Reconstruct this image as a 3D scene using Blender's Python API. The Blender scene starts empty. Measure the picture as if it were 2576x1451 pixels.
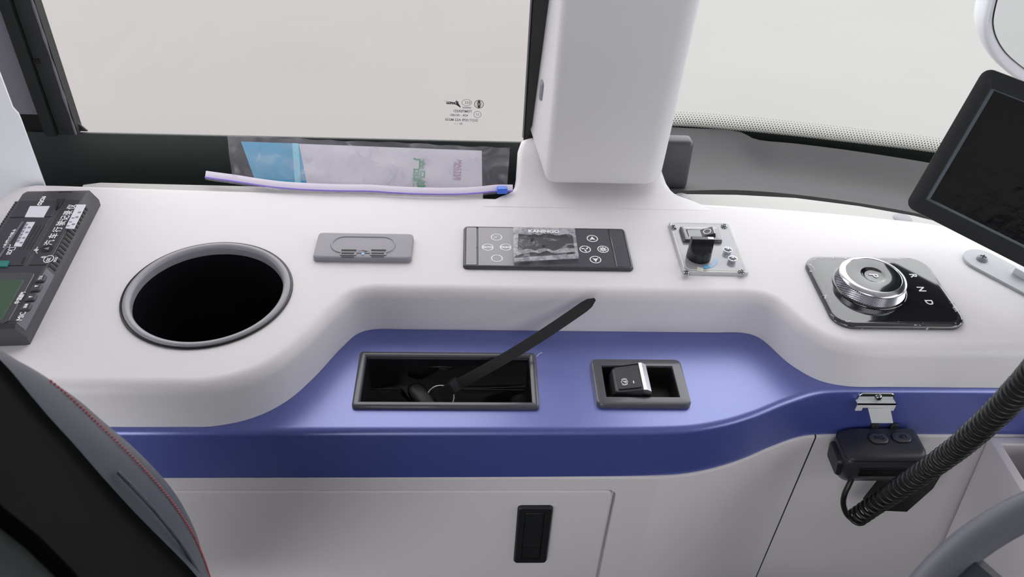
import bpy, math, random
from mathutils import Vector, Matrix
from mathutils.geometry import tessellate_polygon
PI = math.pi
random.seed(7)
S = bpy.context.scene
COL = S.collection

# ------------------------------------------------------------------ camera
# metres; X along the console towards the front of the bus, Y out through the
# side window, Z up, Z = 0 on the top of the console
F, PITCH, YAW, ROLL, H = 2073.6, 0.6916, 0.0702, 0.0571, 0.62
cp, sp, cy, sy, cr, sr = math.cos(PITCH), math.sin(PITCH), math.cos(YAW), math.sin(YAW), math.cos(ROLL), math.sin(ROLL)
FW = Vector((sy*cp, cy*cp, -sp)); RI0 = Vector((cy, -sy, 0)); UP0 = RI0.cross(FW)
RI = cr*RI0 + sr*UP0; UPV = -sr*RI0 + cr*UP0
CAM = Vector((0, 0, H))
cd = bpy.data.cameras.new('camera'); cam = bpy.data.objects.new('camera', cd); COL.objects.link(cam)
m3 = Matrix((RI, UPV, -FW)).transposed(); cam.matrix_world = Matrix.Translation(CAM) @ m3.to_4x4()
cd.sensor_fit = 'HORIZONTAL'; cd.sensor_width = 36; cd.lens = 36*F/2576; cd.clip_start = 0.02; cd.clip_end = 200
cd.dof.use_dof = True; cd.dof.focus_distance = 1.0; cd.dof.aperture_fstop = 11
S.camera = cam

def _ray(px, py): return FW + RI*((px-1288)/F) - UPV*((py-725.5)/F)
def at(px, py, z=0.0):
    d = _ray(px, py); return CAM + d*((z-H)/d.z)
def aty(px, py, Y):
    d = _ray(px, py); return CAM + d*(Y/d.y)
def atp(px, py, P0, n):
    d = _ray(px, py); return CAM + d*(((P0-CAM).dot(n))/d.dot(n))

# ------------------------------------------------------------------ sky, exposure
w = bpy.data.worlds.new('overcast'); S.world = w; w.use_nodes = True
bg = w.node_tree.nodes['Background']; bg.inputs[0].default_value = (0.97, 0.98, 1.0, 1); bg.inputs[1].default_value = 3.55
S.view_settings.view_transform = 'Standard'; S.view_settings.look = 'None'
S.view_settings.gamma = 1; S.view_settings.use_curve_mapping = False; S.view_settings.exposure = -0.04
S.cycles.max_bounces = 10; S.cycles.transparent_max_bounces = 16
S.cycles.sample_clamp_indirect = 8

# ------------------------------------------------------------------ materials
def c(r, g, b):
    f = lambda v: (v/255/12.92) if v <= 10 else ((v/255+0.055)/1.055)**2.4
    return (f(r), f(g), f(b), 1)
M = {}
def mat(name, col, rough=0.5, metal=0.0, spec=0.5, bump=None, var=0.0, vscale=8, coat=0.0, aniso=0):
    m = bpy.data.materials.new(name); m.use_nodes = True; nt = m.node_tree; b = nt.nodes['Principled BSDF']
    b.inputs['Base Color'].default_value = col; b.inputs['Roughness'].default_value = rough
    b.inputs['Metallic'].default_value = metal; b.inputs['Specular IOR Level'].default_value = spec
    b.inputs['Coat Weight'].default_value = coat; b.inputs['Coat Roughness'].default_value = 0.06
    tc = nt.nodes.new('ShaderNodeTexCoord')
    if bump:
        n = nt.nodes.new('ShaderNodeTexNoise'); n.inputs['Scale'].default_value = bump[0]; n.inputs['Detail'].default_value = 3
        nt.links.new(tc.outputs['Object'], n.inputs['Vector'])
        bp = nt.nodes.new('ShaderNodeBump'); bp.inputs['Strength'].default_value = bump[1]; bp.inputs['Distance'].default_value = bump[2] if len(bump) > 2 else 0.0004
        nt.links.new(n.outputs['Fac'], bp.inputs['Height']); nt.links.new(bp.outputs['Normal'], b.inputs['Normal'])
    if var:
        n2 = nt.nodes.new('ShaderNodeTexNoise'); n2.inputs['Scale'].default_value = vscale; n2.inputs['Detail'].default_value = 4
        nt.links.new(tc.outputs['Object'], n2.inputs['Vector'])
        mx = nt.nodes.new('ShaderNodeMix'); mx.data_type = 'RGBA'
        mx.inputs[6].default_value = tuple(v*(1-var) for v in col[:3])+(1,); mx.inputs[7].default_value = tuple(min(1, v*(1+var)) for v in col[:3])+(1,)
        nt.links.new(n2.outputs['Fac'], mx.inputs[0]); nt.links.new(mx.outputs[2], b.inputs['Base Color'])
    M[name] = m; return m
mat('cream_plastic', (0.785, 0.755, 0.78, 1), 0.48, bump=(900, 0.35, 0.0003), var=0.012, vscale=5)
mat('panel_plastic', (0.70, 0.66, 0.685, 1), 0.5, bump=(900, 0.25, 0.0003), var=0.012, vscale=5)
mat('pillar_plastic', (0.74, 0.725, 0.75, 1), 0.45, bump=(700, 0.12, 0.0002))
mat('white_plastic', (0.78, 0.79, 0.84, 1), 0.4)
mat('grey_ledge', (0.50, 0.50, 0.48, 1), 0.5)
mat('blue_plastic', (0.075, 0.110, 0.46, 1), 0.40, metal=0.40, spec=1.0, coat=0.7, bump=(1100, 0.12, 0.0002))
mat('black_plastic', c(30, 31, 33), 0.42, bump=(1200, 0.12, 0.0002))
mat('charcoal_plastic', c(66, 66, 72), 0.38, bump=(1200, 0.1, 0.0002))
mat('grey_plastic', c(146, 144, 153), 0.42, bump=(1200, 0.08, 0.0002))
mat('rim_plastic', c(150, 148, 156), 0.34)
mat('frame_plastic', c(80, 80, 88), 0.28, coat=0.5)
mat('deep_black', (0.006, 0.006, 0.006, 1), 0.35)
mat('void_black', (0.003, 0.003, 0.003, 1), 0.6)
mat('gloss_black', (0.012, 0.013, 0.016, 1), 0.07, spec=0.8, coat=0.6)
mat('recorder_face', c(52, 52, 60), 0.4, spec=0.4, bump=(1500, 0.15, 0.0002))
mat('recorder_body', c(60, 60, 66), 0.42, bump=(1500, 0.15, 0.0002))
mat('recorder_edge', c(98, 98, 108), 0.42)
mat('lcd_green', c(54, 84, 58), 0.25, var=0.1)
mat('teal_tab', c(28, 122, 116), 0.4)
mat('sticker_white', c(226, 226, 236), 0.5, var=0.03)
mat('print_white', c(250, 250, 253), 0.55)
mat('print_grey', c(135, 135, 150), 0.6)
mat('print_dark', c(60, 58, 58), 0.7)
mat('face_plastic', c(62, 61, 70), 0.16, spec=1.0, coat=0.6)
mat('chrome', (0.82, 0.83, 0.86, 1), 0.08, 1.0)
mat('satin_chrome', (0.80, 0.81, 0.86, 1), 0.22, 1.0)
mat('knurl_metal', (0.50, 0.50, 0.56, 1), 0.25, 1.0)
mat('screw_metal', (0.32, 0.34, 0.34, 1), 0.18, 1.0)
mat('plate_acrylic', (0.40, 0.40, 0.44, 1), 0.14, 0.0, spec=0.8, coat=0.2)
mat('acrylic_edge', (0.56, 0.55, 0.57, 1), 0.12, 0.0, spec=0.8, coat=0.2)
mat('mic_plastic', c(50, 50, 56), 0.36, bump=(1200, 0.12, 0.0002))
mat('knob_black', c(26, 26, 30), 0.24, spec=0.6)
mat('print_cream', c(222, 220, 206), 0.6)
mat('print_blue', c(86, 178, 226), 0.5)
mat('print_pale_blue', c(178, 204, 236), 0.5)
mat('steel_plate', (0.50, 0.52, 0.55, 1), 0.4, 0.0)
mat('monitor_black', c(26, 29, 31), 0.38, bump=(1400, 0.1, 0.0002))
mat('monitor_screen', (0.004, 0.005, 0.006, 1), 0.16, bump=(60, 0.4, 0.002))
mat('lit_screen_lip', c(128, 138, 146), 0.35)  # paler than the housing: light on the lower bevel put into the colour
mat('dark_sill', c(62, 70, 68), 0.5, bump=(500, 0.1, 0.0003), var=0.1)
mat('dark_rubber', c(40, 42, 42), 0.6)
mat('track_dark', c(34, 38, 38), 0.55, bump=(300, 0.3, 0.0006), var=0.15, vscale=30)
mat('frame_grey', c(118, 115, 124), 0.5)
mat('sill_grey', c(82, 79, 81), 0.55, bump=(700, 0.15, 0.0003), var=0.03)
mat('fabric_black', c(5, 7, 7), 0.9, spec=0.12, bump=(1800, 0.4, 0.0005))
mat('fabric_dark', c(48, 54, 53), 0.85, bump=(2500, 0.5, 0.0005))
mat('leather_grey', c(82, 85, 93), 0.5, bump=(700, 0.25, 0.0004))
mat('thread_red', c(176, 70, 74), 0.6)
mat('wheel_grey', c(100, 101, 111), 0.45, bump=(700, 0.2, 0.0003))
mat('wheel_dark', c(40, 45, 55), 0.5)
mat('cord_black', c(26, 28, 28), 0.38)
mat('zip_lilac', c(246, 238, 254), 0.35)
mat('zip_violet', c(150, 130, 226), 0.35)
mat('slider_blue', c(66, 116, 232), 0.3)
mat('paper_white', c(214, 212, 222), 0.6, var=0.02, vscale=20)
mat('paper_blue', c(84, 166, 204), 0.5, var=0.12, vscale=30)
mat('paper_pale_blue', c(150, 214, 234), 0.5)
mat('print_green', c(96, 166, 134), 0.6)
mat('print_pink', c(196, 150, 178), 0.6)
mat('ceiling_white', (0.78, 0.77, 0.78, 1), 0.7)
mat('wall_grey', (0.55, 0.54, 0.55, 1), 0.6)
mat('floor_dark', (0.10, 0.10, 0.105, 1), 0.7, var=0.15)
mat('frit_black', (0.012, 0.02, 0.016, 1), 0.35)
mat('frit_dot', (0.33, 0.33, 0.30, 1), 0.7)
mat('glare_metal', (0.86, 0.86, 0.88, 1), 0.3, 0.25)  # near-white base stands in for bright reflections on the hanger metal
mat('brass', (0.55, 0.40, 0.16, 1), 0.3, 1.0)
mat('mirror_glass', (0.80, 0.82, 0.84, 1), 0.03, 1.0)
mat('concrete', (0.226, 0.2195, 0.2135, 1), 0.85, var=0.055, vscale=0.9)

def glass(name, tint, refl=0.06):
    m = bpy.data.materials.new(name); m.use_nodes = True; nt = m.node_tree
    for n in list(nt.nodes): nt.nodes.remove(n)
    o = nt.nodes.new('ShaderNodeOutputMaterial'); t = nt.nodes.new('ShaderNodeBsdfTransparent'); g = nt.nodes.new('ShaderNodeBsdfGlossy'); mx = nt.nodes.new('ShaderNodeMixShader')
    t.inputs[0].default_value = (*tint, 1); g.inputs['Roughness'].default_value = 0.0
    mx.inputs[0].default_value = refl
    nt.links.new(t.outputs[0], mx.inputs[1]); nt.links.new(g.outputs[0], mx.inputs[2]); nt.links.new(mx.outputs[0], o.inputs[0]); M[name] = m
glass('tinted_glass', (0.88, 0.865, 0.86), 0.008)
glass('clear_glass', (0.87, 0.875, 0.865), 0.008)

def film(name, milk, col=(0.8, 0.8, 0.86), scale=60, lo=0.45, hi=0.62, base=0.12, gloss=0.08, aniso=(1, 1, 1)):
    """clear crinkled plastic: transparent with milky folds or painted glints, and a gloss"""
    m = bpy.data.materials.new(name); m.use_nodes = True; nt = m.node_tree; b = nt.nodes['Principled BSDF']
    o = nt.nodes['Material Output']
    b.inputs['Base Color'].default_value = (*col, 1); b.inputs['Roughness'].default_value = 0.12; b.inputs['Specular IOR Level'].default_value = 0.8
    tc = nt.nodes.new('ShaderNodeTexCoord'); mp = nt.nodes.new('ShaderNodeMapping'); mp.inputs['Scale'].default_value = aniso
    n = nt.nodes.new('ShaderNodeTexNoise'); n.inputs['Scale'].default_value = scale; n.inputs['Detail'].default_value = 3; n.inputs['Distortion'].default_value = 1.2
    r = nt.nodes.new('ShaderNodeMapRange'); r.inputs[1].default_value = lo; r.inputs[2].default_value = hi; r.inputs[3].default_value = base; r.inputs[4].default_value = milk
    nt.links.new(tc.outputs['Object'], mp.inputs[0]); nt.links.new(mp.outputs[0], n.inputs['Vector']); nt.links.new(n.outputs['Fac'], r.inputs[0])
    bp = nt.nodes.new('ShaderNodeBump'); bp.inputs['Strength'].default_value = 0.6; bp.inputs['Distance'].default_value = 0.002
    nt.links.new(n.outputs['Fac'], bp.inputs['Height']); nt.links.new(bp.outputs['Normal'], b.inputs['Normal'])
    t = nt.nodes.new('ShaderNodeBsdfTransparent'); mx = nt.nodes.new('ShaderNodeMixShader')
    nt.links.new(r.outputs[0], mx.inputs[0]); nt.links.new(t.outputs[0], mx.inputs[1]); nt.links.new(b.outputs[0], mx.inputs[2]); nt.links.new(mx.outputs[0], o.inputs[0])
    M[name] = m
M['blue_plastic'].node_tree.nodes['Principled BSDF'].inputs['Coat IOR'].default_value = 2.15
M['blue_plastic'].node_tree.nodes['Principled BSDF'].inputs['Coat Roughness'].default_value = 0.32
film('bag_film', 0.40, (0.62, 0.60, 0.68), 38, 0.48, 0.72, 0.16)
film('display_film', 0.35, (0.72, 0.72, 0.78), 70, 0.56, 0.66, 0.10)
film('film_fold', 0.62, (0.72, 0.71, 0.78), 120, 0.4, 0.6, 0.32)
film('edge_film', 0.7, (0.75, 0.76, 0.82), 70, 0.61, 0.65, 0.03)  # sparse pale noise patches are painted glints on the clear film

# ------------------------------------------------------------------ mesh helpers
class MB:
    def __init__(s): s.v = []; s.f = []
    def add(s, vs, fs, mx=None):
        o = len(s.v)
        s.v += [tuple(mx @ Vector(p)) if mx else tuple(p) for p in vs]
        s.f += [tuple(i+o for i in f) for f in fs]
        return s
    def rings(s, rings, closed=True, cap0=False, cap1=False, mx=None, loop=False):
        n = len(rings[0]); vs = [p for r in rings for p in r]; fs = []
        R = len(rings)
        for k in range(R if loop else R-1):
            a, b = k*n, ((k+1) % R)*n
            for i in range(n if closed else n-1):
                j = (i+1) % n; fs.append((a+i, a+j, b+j, b+i))
        if cap0: fs.append(tuple(reversed(range(n))))
        if cap1: fs.append(tuple(range((R-1)*n, R*n)))
        return s.add(vs, fs, mx)
    def box(s, x0, x1, y0, y1, z0, z1, mx=None):
        return s.rings([[(x0, y0, z0), (x1, y0, z0), (x1, y1, z0), (x0, y1, z0)], [(x0, y0, z1), (x1, y0, z1), (x1, y1, z1), (x0, y1, z1)]], cap0=True, cap1=True, mx=mx)
    def rr(s, w_, h_, r, prof, cap0=True, cap1=True, mx=None, seg=5, loop=False):
        """loft of rounded rectangles; prof = [(inset, z), ...]"""
        return s.rings([[(x, y, z) for x, y in rrect(w_-2*i, h_-2*i, max(r-i, 0.0002), seg)] for i, z in prof], cap0=cap0, cap1=cap1, mx=mx, loop=loop)
    def lathe(s, prof, n=48, cap0=False, cap1=False, mx=None, loop=False):
        return s.rings([[(r*math.cos(2*PI*k/n), r*math.sin(2*PI*k/n), z) for k in range(n)] for r, z in prof], cap0=cap0, cap1=cap1, mx=mx, loop=loop)
    def tube(s, pts, rad, n=8, caps=True, mx=None):
        pts = [Vector(p) for p in pts]; rings = []; up = None
        for i, p in enumerate(pts):
            t = (pts[min(i+1, len(pts)-1)] - pts[max(i-1, 0)]).normalized()
            if up is None: up = t.orthogonal().normalized()
            up = (up - t*up.dot(t)).normalized(); q = t.cross(up)
            r = rad[i] if isinstance(rad, (list, tuple)) else rad
            rings.append([tuple(p + r*(math.cos(2*PI*k/n)*up + math.sin(2*PI*k/n)*q)) for k in range(n)])
        return s.rings(rings, cap0=caps, cap1=caps, mx=mx)
    def slab(s, out, z0, z1, r, seg=5, holes=(), bottom=False, mx=None):
        """flat top with outline out (counter-clockwise), filleted top edge, optional holes"""
        rings = [[(x, y, z0) for x, y in out]]
        for k in range(seg+1):
            a = k/seg*PI/2; rings.append([(x, y, z1-r+r*math.sin(a)) for x, y in inset(out, r*(1-math.cos(a)))])
        top = inset(out, r+0.0008); rings.append([(x, y, z1) for x, y in top])
        s.rings(rings, cap0=bottom, mx=mx)
        loops = [[Vector((x, y, 0)) for x, y in top]] + [[Vector((x, y, 0)) for x, y in h] for h in holes]
        flat = [p for l in loops for p in l]; tri = tessellate_polygon(loops); fs = []
        for a, b, d in tri:
            n = (flat[b]-flat[a]).cross(flat[d]-flat[a]).z
            if abs(n) < 1e-12: continue
            fs.append((a, b, d) if n > 0 else (a, d, b))
        return s.add([(p.x, p.y, z1) for p in flat], fs, mx)
    def disc(s, r, z=0, n=32, mx=None, sx=1, sy=1):
        return s.add([(sx*r*math.cos(2*PI*k/n), sy*r*math.sin(2*PI*k/n), z) for k in range(n)], [tuple(range(n))], mx)
    def annulus(s, r0, r1, h=0.0002, n=40, mx=None, a0=0, a1=2*PI):
        full = a1-a0 > 6.28; m = n if full else n+1
        rg = [[(r*math.cos(a0+(a1-a0)*k/n), r*math.sin(a0+(a1-a0)*k/n), z) for k in range(m)] for r, z in ((r1, 0), (r1, h), (r0, h), (r0, 0))]
        return s.rings(rg, closed=full, mx=mx)

def rrect(w_, h_, r, seg=5):
    r = min(r, w_/2-1e-5, h_/2-1e-5); o = []
    for cx, cy_, a0 in ((w_/2-r, -h_/2+r, -PI/2), (w_/2-r, h_/2-r, 0), (-w_/2+r, h_/2-r, PI/2), (-w_/2+r, -h_/2+r, PI)):
        for k in range(seg+1):
            a = a0+k/seg*PI/2; o.append((cx+r*math.cos(a), cy_+r*math.sin(a)))
    return o
def inset(out, d):
    n = len(out); res = []
    for i in range(n):
        p = Vector(out[i]); a = p-Vector(out[i-1]); b = Vector(out[(i+1) % n])-p
        if a.length < 1e-9: a = b
        if b.length < 1e-9: b = a
        a.normalize(); b.normalize()
        na = Vector((-a.y, a.x)); nb = Vector((-b.y, b.x)); m = na+nb
        if m.length < 1e-6: m = na
        m.normalize(); k = 1/max(0.5, m.dot(na)); q = p+m*d*k; res.append((q.x, q.y))
    return res
def spline(pts, n=6, closed=False):
    P = [Vector(p) for p in pts]; L = len(P); out = []
    for i in range(L if closed else L-1):
        if closed: p0, p1, p2, p3 = P[i-1], P[i], P[(i+1) % L], P[(i+2) % L]
        else: p0, p1, p2, p3 = P[max(i-1, 0)], P[i], P[i+1], P[min(i+2, L-1)]
        # centripetal catmull-rom
        t0 = 0; t1 = t0+max((p1-p0).length, 1e-5)**.5; t2 = t1+max((p2-p1).length, 1e-5)**.5; t3 = t2+max((p3-p2).length, 1e-5)**.5
        for k in range(n):
            t = t1+(t2-t1)*k/n
            A1 = p0*((t1-t)/(t1-t0))+p1*((t-t0)/(t1-t0)); A2 = p1*((t2-t)/(t2-t1))+p2*((t-t1)/(t2-t1)); A3 = p2*((t3-t)/(t3-t2))+p3*((t-t2)/(t3-t2))
            B1 = A1*((t2-t)/(t2-t0))+A2*((t-t0)/(t2-t0)); B2 = A2*((t3-t)/(t3-t1))+A3*((t-t1)/(t3-t1))
            out.append(B1*((t2-t)/(t2-t1))+B2*((t-t1)/(t2-t1)))
    if not closed: out.append(P[-1])
    return [tuple(p) for p in out]
def T(x=0, y=0, z=0, rx=0, ry=0, rz=0, sc=1):
    return Matrix.Translation((x, y, z)) @ Matrix.Rotation(rz, 4, 'Z') @ Matrix.Rotation(ry, 4, 'Y') @ Matrix.Rotation(rx, 4, 'X') @ Matrix.Scale(sc, 4)

def props(o, label=None, cat=None, group=None, kind=None):
    if label: o['label'] = label
    if cat: o['category'] = cat
    if group: o['group'] = group
    if kind: o['kind'] = kind
def link_mesh(name, me, m, parent, smooth):
    me.materials.append(M[m])
    if smooth:
        for p in me.polygons: p.use_smooth = True
        me.set_sharp_from_angle(angle=math.radians(smooth))
    o = bpy.data.objects.new(name, me); COL.objects.link(o)
    if parent: o.parent = parent
    return o
def obj(name, mb, m, parent=None, smooth=38, label=None, cat=None, group=None, kind=None):
    me = bpy.data.meshes.new(name); me.from_pydata(mb.v, [], mb.f); me.update()
    o = link_mesh(name, me, m, parent, smooth); props(o, label, cat, group, kind)
    if parent:                                    # meshes are given in world space; move them into the parent's frame
        me.transform(PW[parent].inverted())
    PW[o] = PW[parent] if parent else Matrix.Identity(4)
    return o
PW = {}
def thing(name, label, cat, loc=(0, 0, 0), group=None, kind=None):
    o = bpy.data.objects.new(name, None); COL.objects.link(o); o.empty_display_size = 0.02
    o.location = loc; PW[o] = Matrix.Translation(loc); props(o, label, cat, group, kind); return o
def text(name, s, size, m, parent, mx, label=None, ex=0.00008, bold=0.0, align='CENTER', sx=1.0, squash=1.0):
    cu = bpy.data.curves.new('t', 'FONT'); cu.body = s; cu.size = size; cu.extrude = ex; cu.offset = bold; cu.resolution_u = 3
    cu.align_x = align; cu.align_y = 'CENTER'
    to = bpy.data.objects.new('t', cu); COL.objects.link(to)
    bpy.context.view_layer.update()
    me = bpy.data.meshes.new_from_object(to.evaluated_get(bpy.context.evaluated_depsgraph_get()))
    bpy.data.objects.remove(to); bpy.data.curves.remove(cu)
    mb = MB(); mt = mx @ Matrix.Diagonal((sx, squash, 1, 1))
    mb.add([v.co for v in me.vertices], [p.vertices for p in me.polygons], mt)
    if sx < 0: mb.f = [tuple(reversed(f)) for f in mb.f]
    bpy.data.meshes.remove(me)
    return obj(name, mb, m, parent, 0, label)
def quad_on(P):                                    # flat polygon from points
    return MB().add(P, [tuple(range(len(P)))])

# ================================================================== LARGE STRUCTURE
def struct(name, mb, m, smooth=30): return obj(name, mb, m, None, smooth, kind='structure')
# ground outside
gm = MB(); gm.rings([[(-40, -40, -1.75), (40, -40, -1.75)], [(-40, 40, -1.75), (40, 40, -1.75)]], closed=False)
gm.f = [tuple(reversed(f)) if False else f for f in gm.f]
struct('ground', gm, 'concrete', 0)
struct('floor', MB().box(-4.2, 1.25, -1.45, 1.2, -0.90, -0.86), 'floor_dark', 0)
struct('ceiling', MB().box(-4.2, 1.3, -1.5, 1.2, 1.16, 1.20), 'ceiling_white', 0)
struct('wall_back', MB().box(-4.25, -4.2, -1.5, 1.2, -0.9, 1.2), 'wall_grey', 0)
wo = MB(); wo.box(-4.2, 1.25, -1.5, -1.45, -0.9, -0.15); wo.box(-4.2, 1.25, -1.5, -1.45, 1.05, 1.2); wo.box(-4.2, -4.0, -1.5, -1.45, -0.15, 1.05); wo.box(-0.20, 1.25, -1.5, -1.45, -0.15, 1.05)
struct('wall_right', wo, 'wall_grey', 0)
wf = MB(); wf.box(1.2, 1.25, -1.45, 0.5, -0.9, -0.25); wf.box(1.2, 1.25, -1.45, 0.3, 1.0, 1.2)
struct('wall_front', wf, 'wall_grey', 0)
struct('wall_dashboard', MB().box(0.56, 1.19, -1.30, 0.37, -0.86, -0.02), 'dark_sill', 0)  # unseen dashboard, its box extended to shade the lower right panel
struct('header_blocker', MB().box(0.60, 1.20, -1.40, 1.02, 0.50, 1.16), 'ceiling_white', 0)  # unseen header box, added to hold back sky light through the windscreen

# side wall below the window (dark) and the solid wall to its left
wl = MB()
wl.rr(0.80, 0.50, 0.002, [(0, 0), (0, 0.003), (0.001, 0.004)], mx=T(-0.31+0.0, 1.0582, 0.0197-0.25, rx=PI/2))
wl.box(-0.71, 0.30, 1.0565, 1.09, -0.9, -0.03)
struct('wall_left', wl, 'dark_sill')
struct('wall_lower', MB().box(-4.2, -0.71, 1.05, 1.09, -0.9, -0.02), 'wall_grey', 0)
struct('trim_1', MB().box(-4.2, 0.30, 1.03, 1.08, 1.04, 1.16), 'ceiling_white', 0)
# dark floor of the gap between console and wall
struct('trim_2', MB().box(-0.71, 0.30, 0.90, 1.0545, -0.12, -0.10), 'void_black', 0)

# window_1: the side window
win = thing('window_1', 'tinted side window above the console, left of the pillar', 'window', (-0.22, 1.06, 0.035), kind='structure')
del win['category']
obj('glass_pane', MB().box(-0.60, 0.095, 1.0585, 1.0625, 0.012, 1.05), 'tinted_glass', win, 0)
post = MB(); post.rr(0.040, 0.95, 0.002, [(0, 0), (0, 0.004), (0.002, 0.006)], mx=T(0.0985, 1.058, 0.49, rx=PI/2))
obj('window_post', post, 'dark_rubber', win, label='dark upright seal at the right end of the side window')
lp = MB(); lp.box(0.0765, 0.0785, 1.051, 1.058, 0.03, 0.9)
obj('seal_edge', lp, 'frame_grey', win, 0)
# left guide rail: channel with inner rail, groove and fuzzy seal
rl = MB(); rl.box(-0.5900, -0.5745, 1.040, 1.07, 0.022, 1.04); rl.box(-0.5730, -0.5505, 1.045, 1.07, 0.022, 1.04)
obj('guide_rail', rl, 'track_dark', win, 0)
sl = MB()
sl.tube([(-0.5497, 1.0455, 0.023+0.014*k) for k in range(72)], [0.0016+0.0005*math.sin(k*2.1)+0.0004*math.sin(k*5.3) for k in range(72)], 6)
obj('brush_seal', sl, 'frame_grey', win)
s2 = MB(); s2.box(-0.5492, -0.5475, 1.047, 1.0585, 0.022, 1.04)
s2.add([(-0.5475, 1.056, 0.022), (-0.538, 1.056, 0.022), (-0.5475, 1.056, 0.034), (-0.5475, 1.0585, 0.022), (-0.538, 1.0585, 0.022), (-0.5475, 1.0585, 0.034)], [(0, 1, 2), (3, 5, 4), (1, 4, 5, 2), (0, 3, 4, 1)])
obj('glass_seal', s2, 'dark_rubber', win, 0)
obj('rail_clip', MB().box(-0.5735, -0.565, 1.0435, 1.046, 0.128, 0.134), 'void_black', win, 0)
# grey lining left of the rail, with a dark slot below it
tr = MB(); tr.box(-0.85, -0.5905, 1.050, 1.07, 0.050, 1.04)
struct('trim_3', tr, 'rim_plastic', 0)
tr = MB(); tr.box(-0.85, -0.5905, 1.0575, 1.07, 0.012, 0.052)
struct('trim_4', tr, 'void_black', 0)
# white pillar cover at the far left
pc = MB()
prof = [(-0.90, -0.10), (-0.5705, -0.10), (-0.5695, 0.090), (-0.5700, 0.098), (-0.5740, 0.106), (-0.5745, 0.9), (-0.90, 0.9)]
pc.rings([[(x, 0.963, z) for x, z in prof], [(x, 0.9655, z) for x, z in prof]], cap0=True, cap1=True)
pc.f = [tuple(reversed(f)) for f in pc.f]
obj('pillar_cover', pc, 'white_plastic', None, 30, 'pale white upright cover at the left edge, behind the black recorder', 'pillar')

# marking etched on the window (seen mirrored from inside)
def wtxt(s, px, py, size, m='print_dark', bold=0.0001):
    p = aty(px, py, 1.0575)
    text('glass_lettering', s, size, m, win, Matrix.Translation(p) @ Matrix.Rotation(0.012, 4, 'Y') @ Matrix.Rotation(PI/2, 4, 'X'), sx=-1, bold=bold)
wtxt('TEMPERED', 1164, 280, 0.0056, 'print_grey')
wtxt('E000525', 1174, 271, 0.0034, 'print_grey')
wtxt('43R - 001801', 1154, 290, 0.0048, 'print_grey')
wtxt('DOT1078 AS2 M550', 1161, 302, 0.0054, 'print_grey')
wtxt('E3  - - -', 1152, 311, 0.0040, 'print_grey')
wtxt('Xinnuo', 1138, 259, 0.0058, 'print_dark', 0.0003)
wm = MB()
def wmx(px, py): return Matrix.Translation(aty(px, py, 1.0575)) @ Matrix.Rotation(PI/2, 4, 'X')
wm.annulus(0.0058, 0.0066, mx=wmx(1205, 262)); wm.annulus(0.0050, 0.0064, mx=wmx(1205, 262) @ T(0.0045), a0=2.3, a1=4.0); wm.annulus(0.0050, 0.0064, mx=wmx(1205, 262) @ T(-0.0045), a0=-0.85, a1=0.85)
wm.annulus(0.0022, 0.0028, mx=wmx(1205, 262) @ Matrix.Diagonal((1.15, 2.0, 1, 1)))
wm.annulus(0.0058, 0.0063, mx=wmx(1174, 258) @ Matrix.Diagonal((1.1, 0.8, 1, 1)))
for k in (-1, 0, 1): wm.annulus(0.0015, 0.0021, mx=wmx(1174, 258) @ T(0.0027*k), a0=-1.5, a1=1.5)
wm.annulus(0.0048, 0.0053, mx=wmx(1201, 288))
wm.add([wmx(1146, 262) @ Vector(p) for p in ((-0.018, 0.0050, 0), (-0.005, 0.0035, 0), (0.001, 0.0, 0), (0.001, 0.007, 0), (0.0075, -0.0045, 0), (0.006, -0.0047, 0), (0.001, -0.001, 0), (-0.005, 0.0025, 0))], [(0, 1, 7), (1, 2, 6, 7), (2, 3, 4, 5, 6)])
obj('glass_emblems', wm, 'print_dark', win, 0)
text('glass_lettering', 'E3', 0.0048, 'print_grey', win, wmx(1201, 288), sx=-1)

# window_2: wrap-around windscreen on the right of the pillar
ws_path = spline([(0.14, 1.150), (0.3315, 1.1552), (0.4186, 1.1464), (0.51, 1.1316), (0.5995, 1.1144), (0.7106, 1.0912), (0.86, 1.045), (1.02, 0.93), (1.12, 0.74), (1.16, 0.45), (1.19, 0.0), (1.19, -0.7), (1.17, -1.4)], 8)
w2 = thing('window_2', 'clear curved windscreen right of the pillar with a dotted border', 'window', (0.5, 1.13, 0), kind='structure')
del w2['category']
def wsz(z): return [(x+0.04*z*(0.3 if x < 0.8 else -1), y-0.05*z*(1 if x < 0.8 else 0.3), z) for x, y in ws_path]
g2 = MB(); g2.rings([wsz(0.0), wsz(0.3), wsz(0.7), wsz(1.2)], closed=False); obj('glass_pane', g2, 'clear_glass', w2, 60)
fr = MB(); fr.rings([wsz(-0.14), wsz(-0.07), wsz(0.0)], closed=False); obj('frit_band', fr, 'frit_black', w2, 60, label='black opaque border along the bottom of the windscreen')
fd = MB()
acc = 0; nxt = 0; seq = []
for a, b in zip(ws_path, ws_path[1:]):
    a, b = Vector(a), Vector(b); L = (b-a).length
    while nxt <= acc+L:
        q = a+(b-a)*((nxt-acc)/L); seq.append((q, (b-a).normalized())); nxt += 0.0046
    acc += L
for row in range(7):
    r = 0.00235*(1-row/8.5); z = 0.0009+row*0.0038
    for i, (q, t) in enumerate(seq):
        if not 0.28 < q.x < 0.80: continue
        q2 = q+t*(0.0023 if row % 2 else 0); x = q2.x+0.012*z; y = q2.y-0.05*z-0.0012
        fd.add([(x+t.x*r*math.cos(2*PI*k/8), y+t.y*r*math.cos(2*PI*k/8), z+r*math.sin(2*PI*k/8)) for k in range(8)], [tuple(range(8))])
obj('frit_dots', fd, 'frit_dot', w2, 0, kind='stuff')

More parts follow.
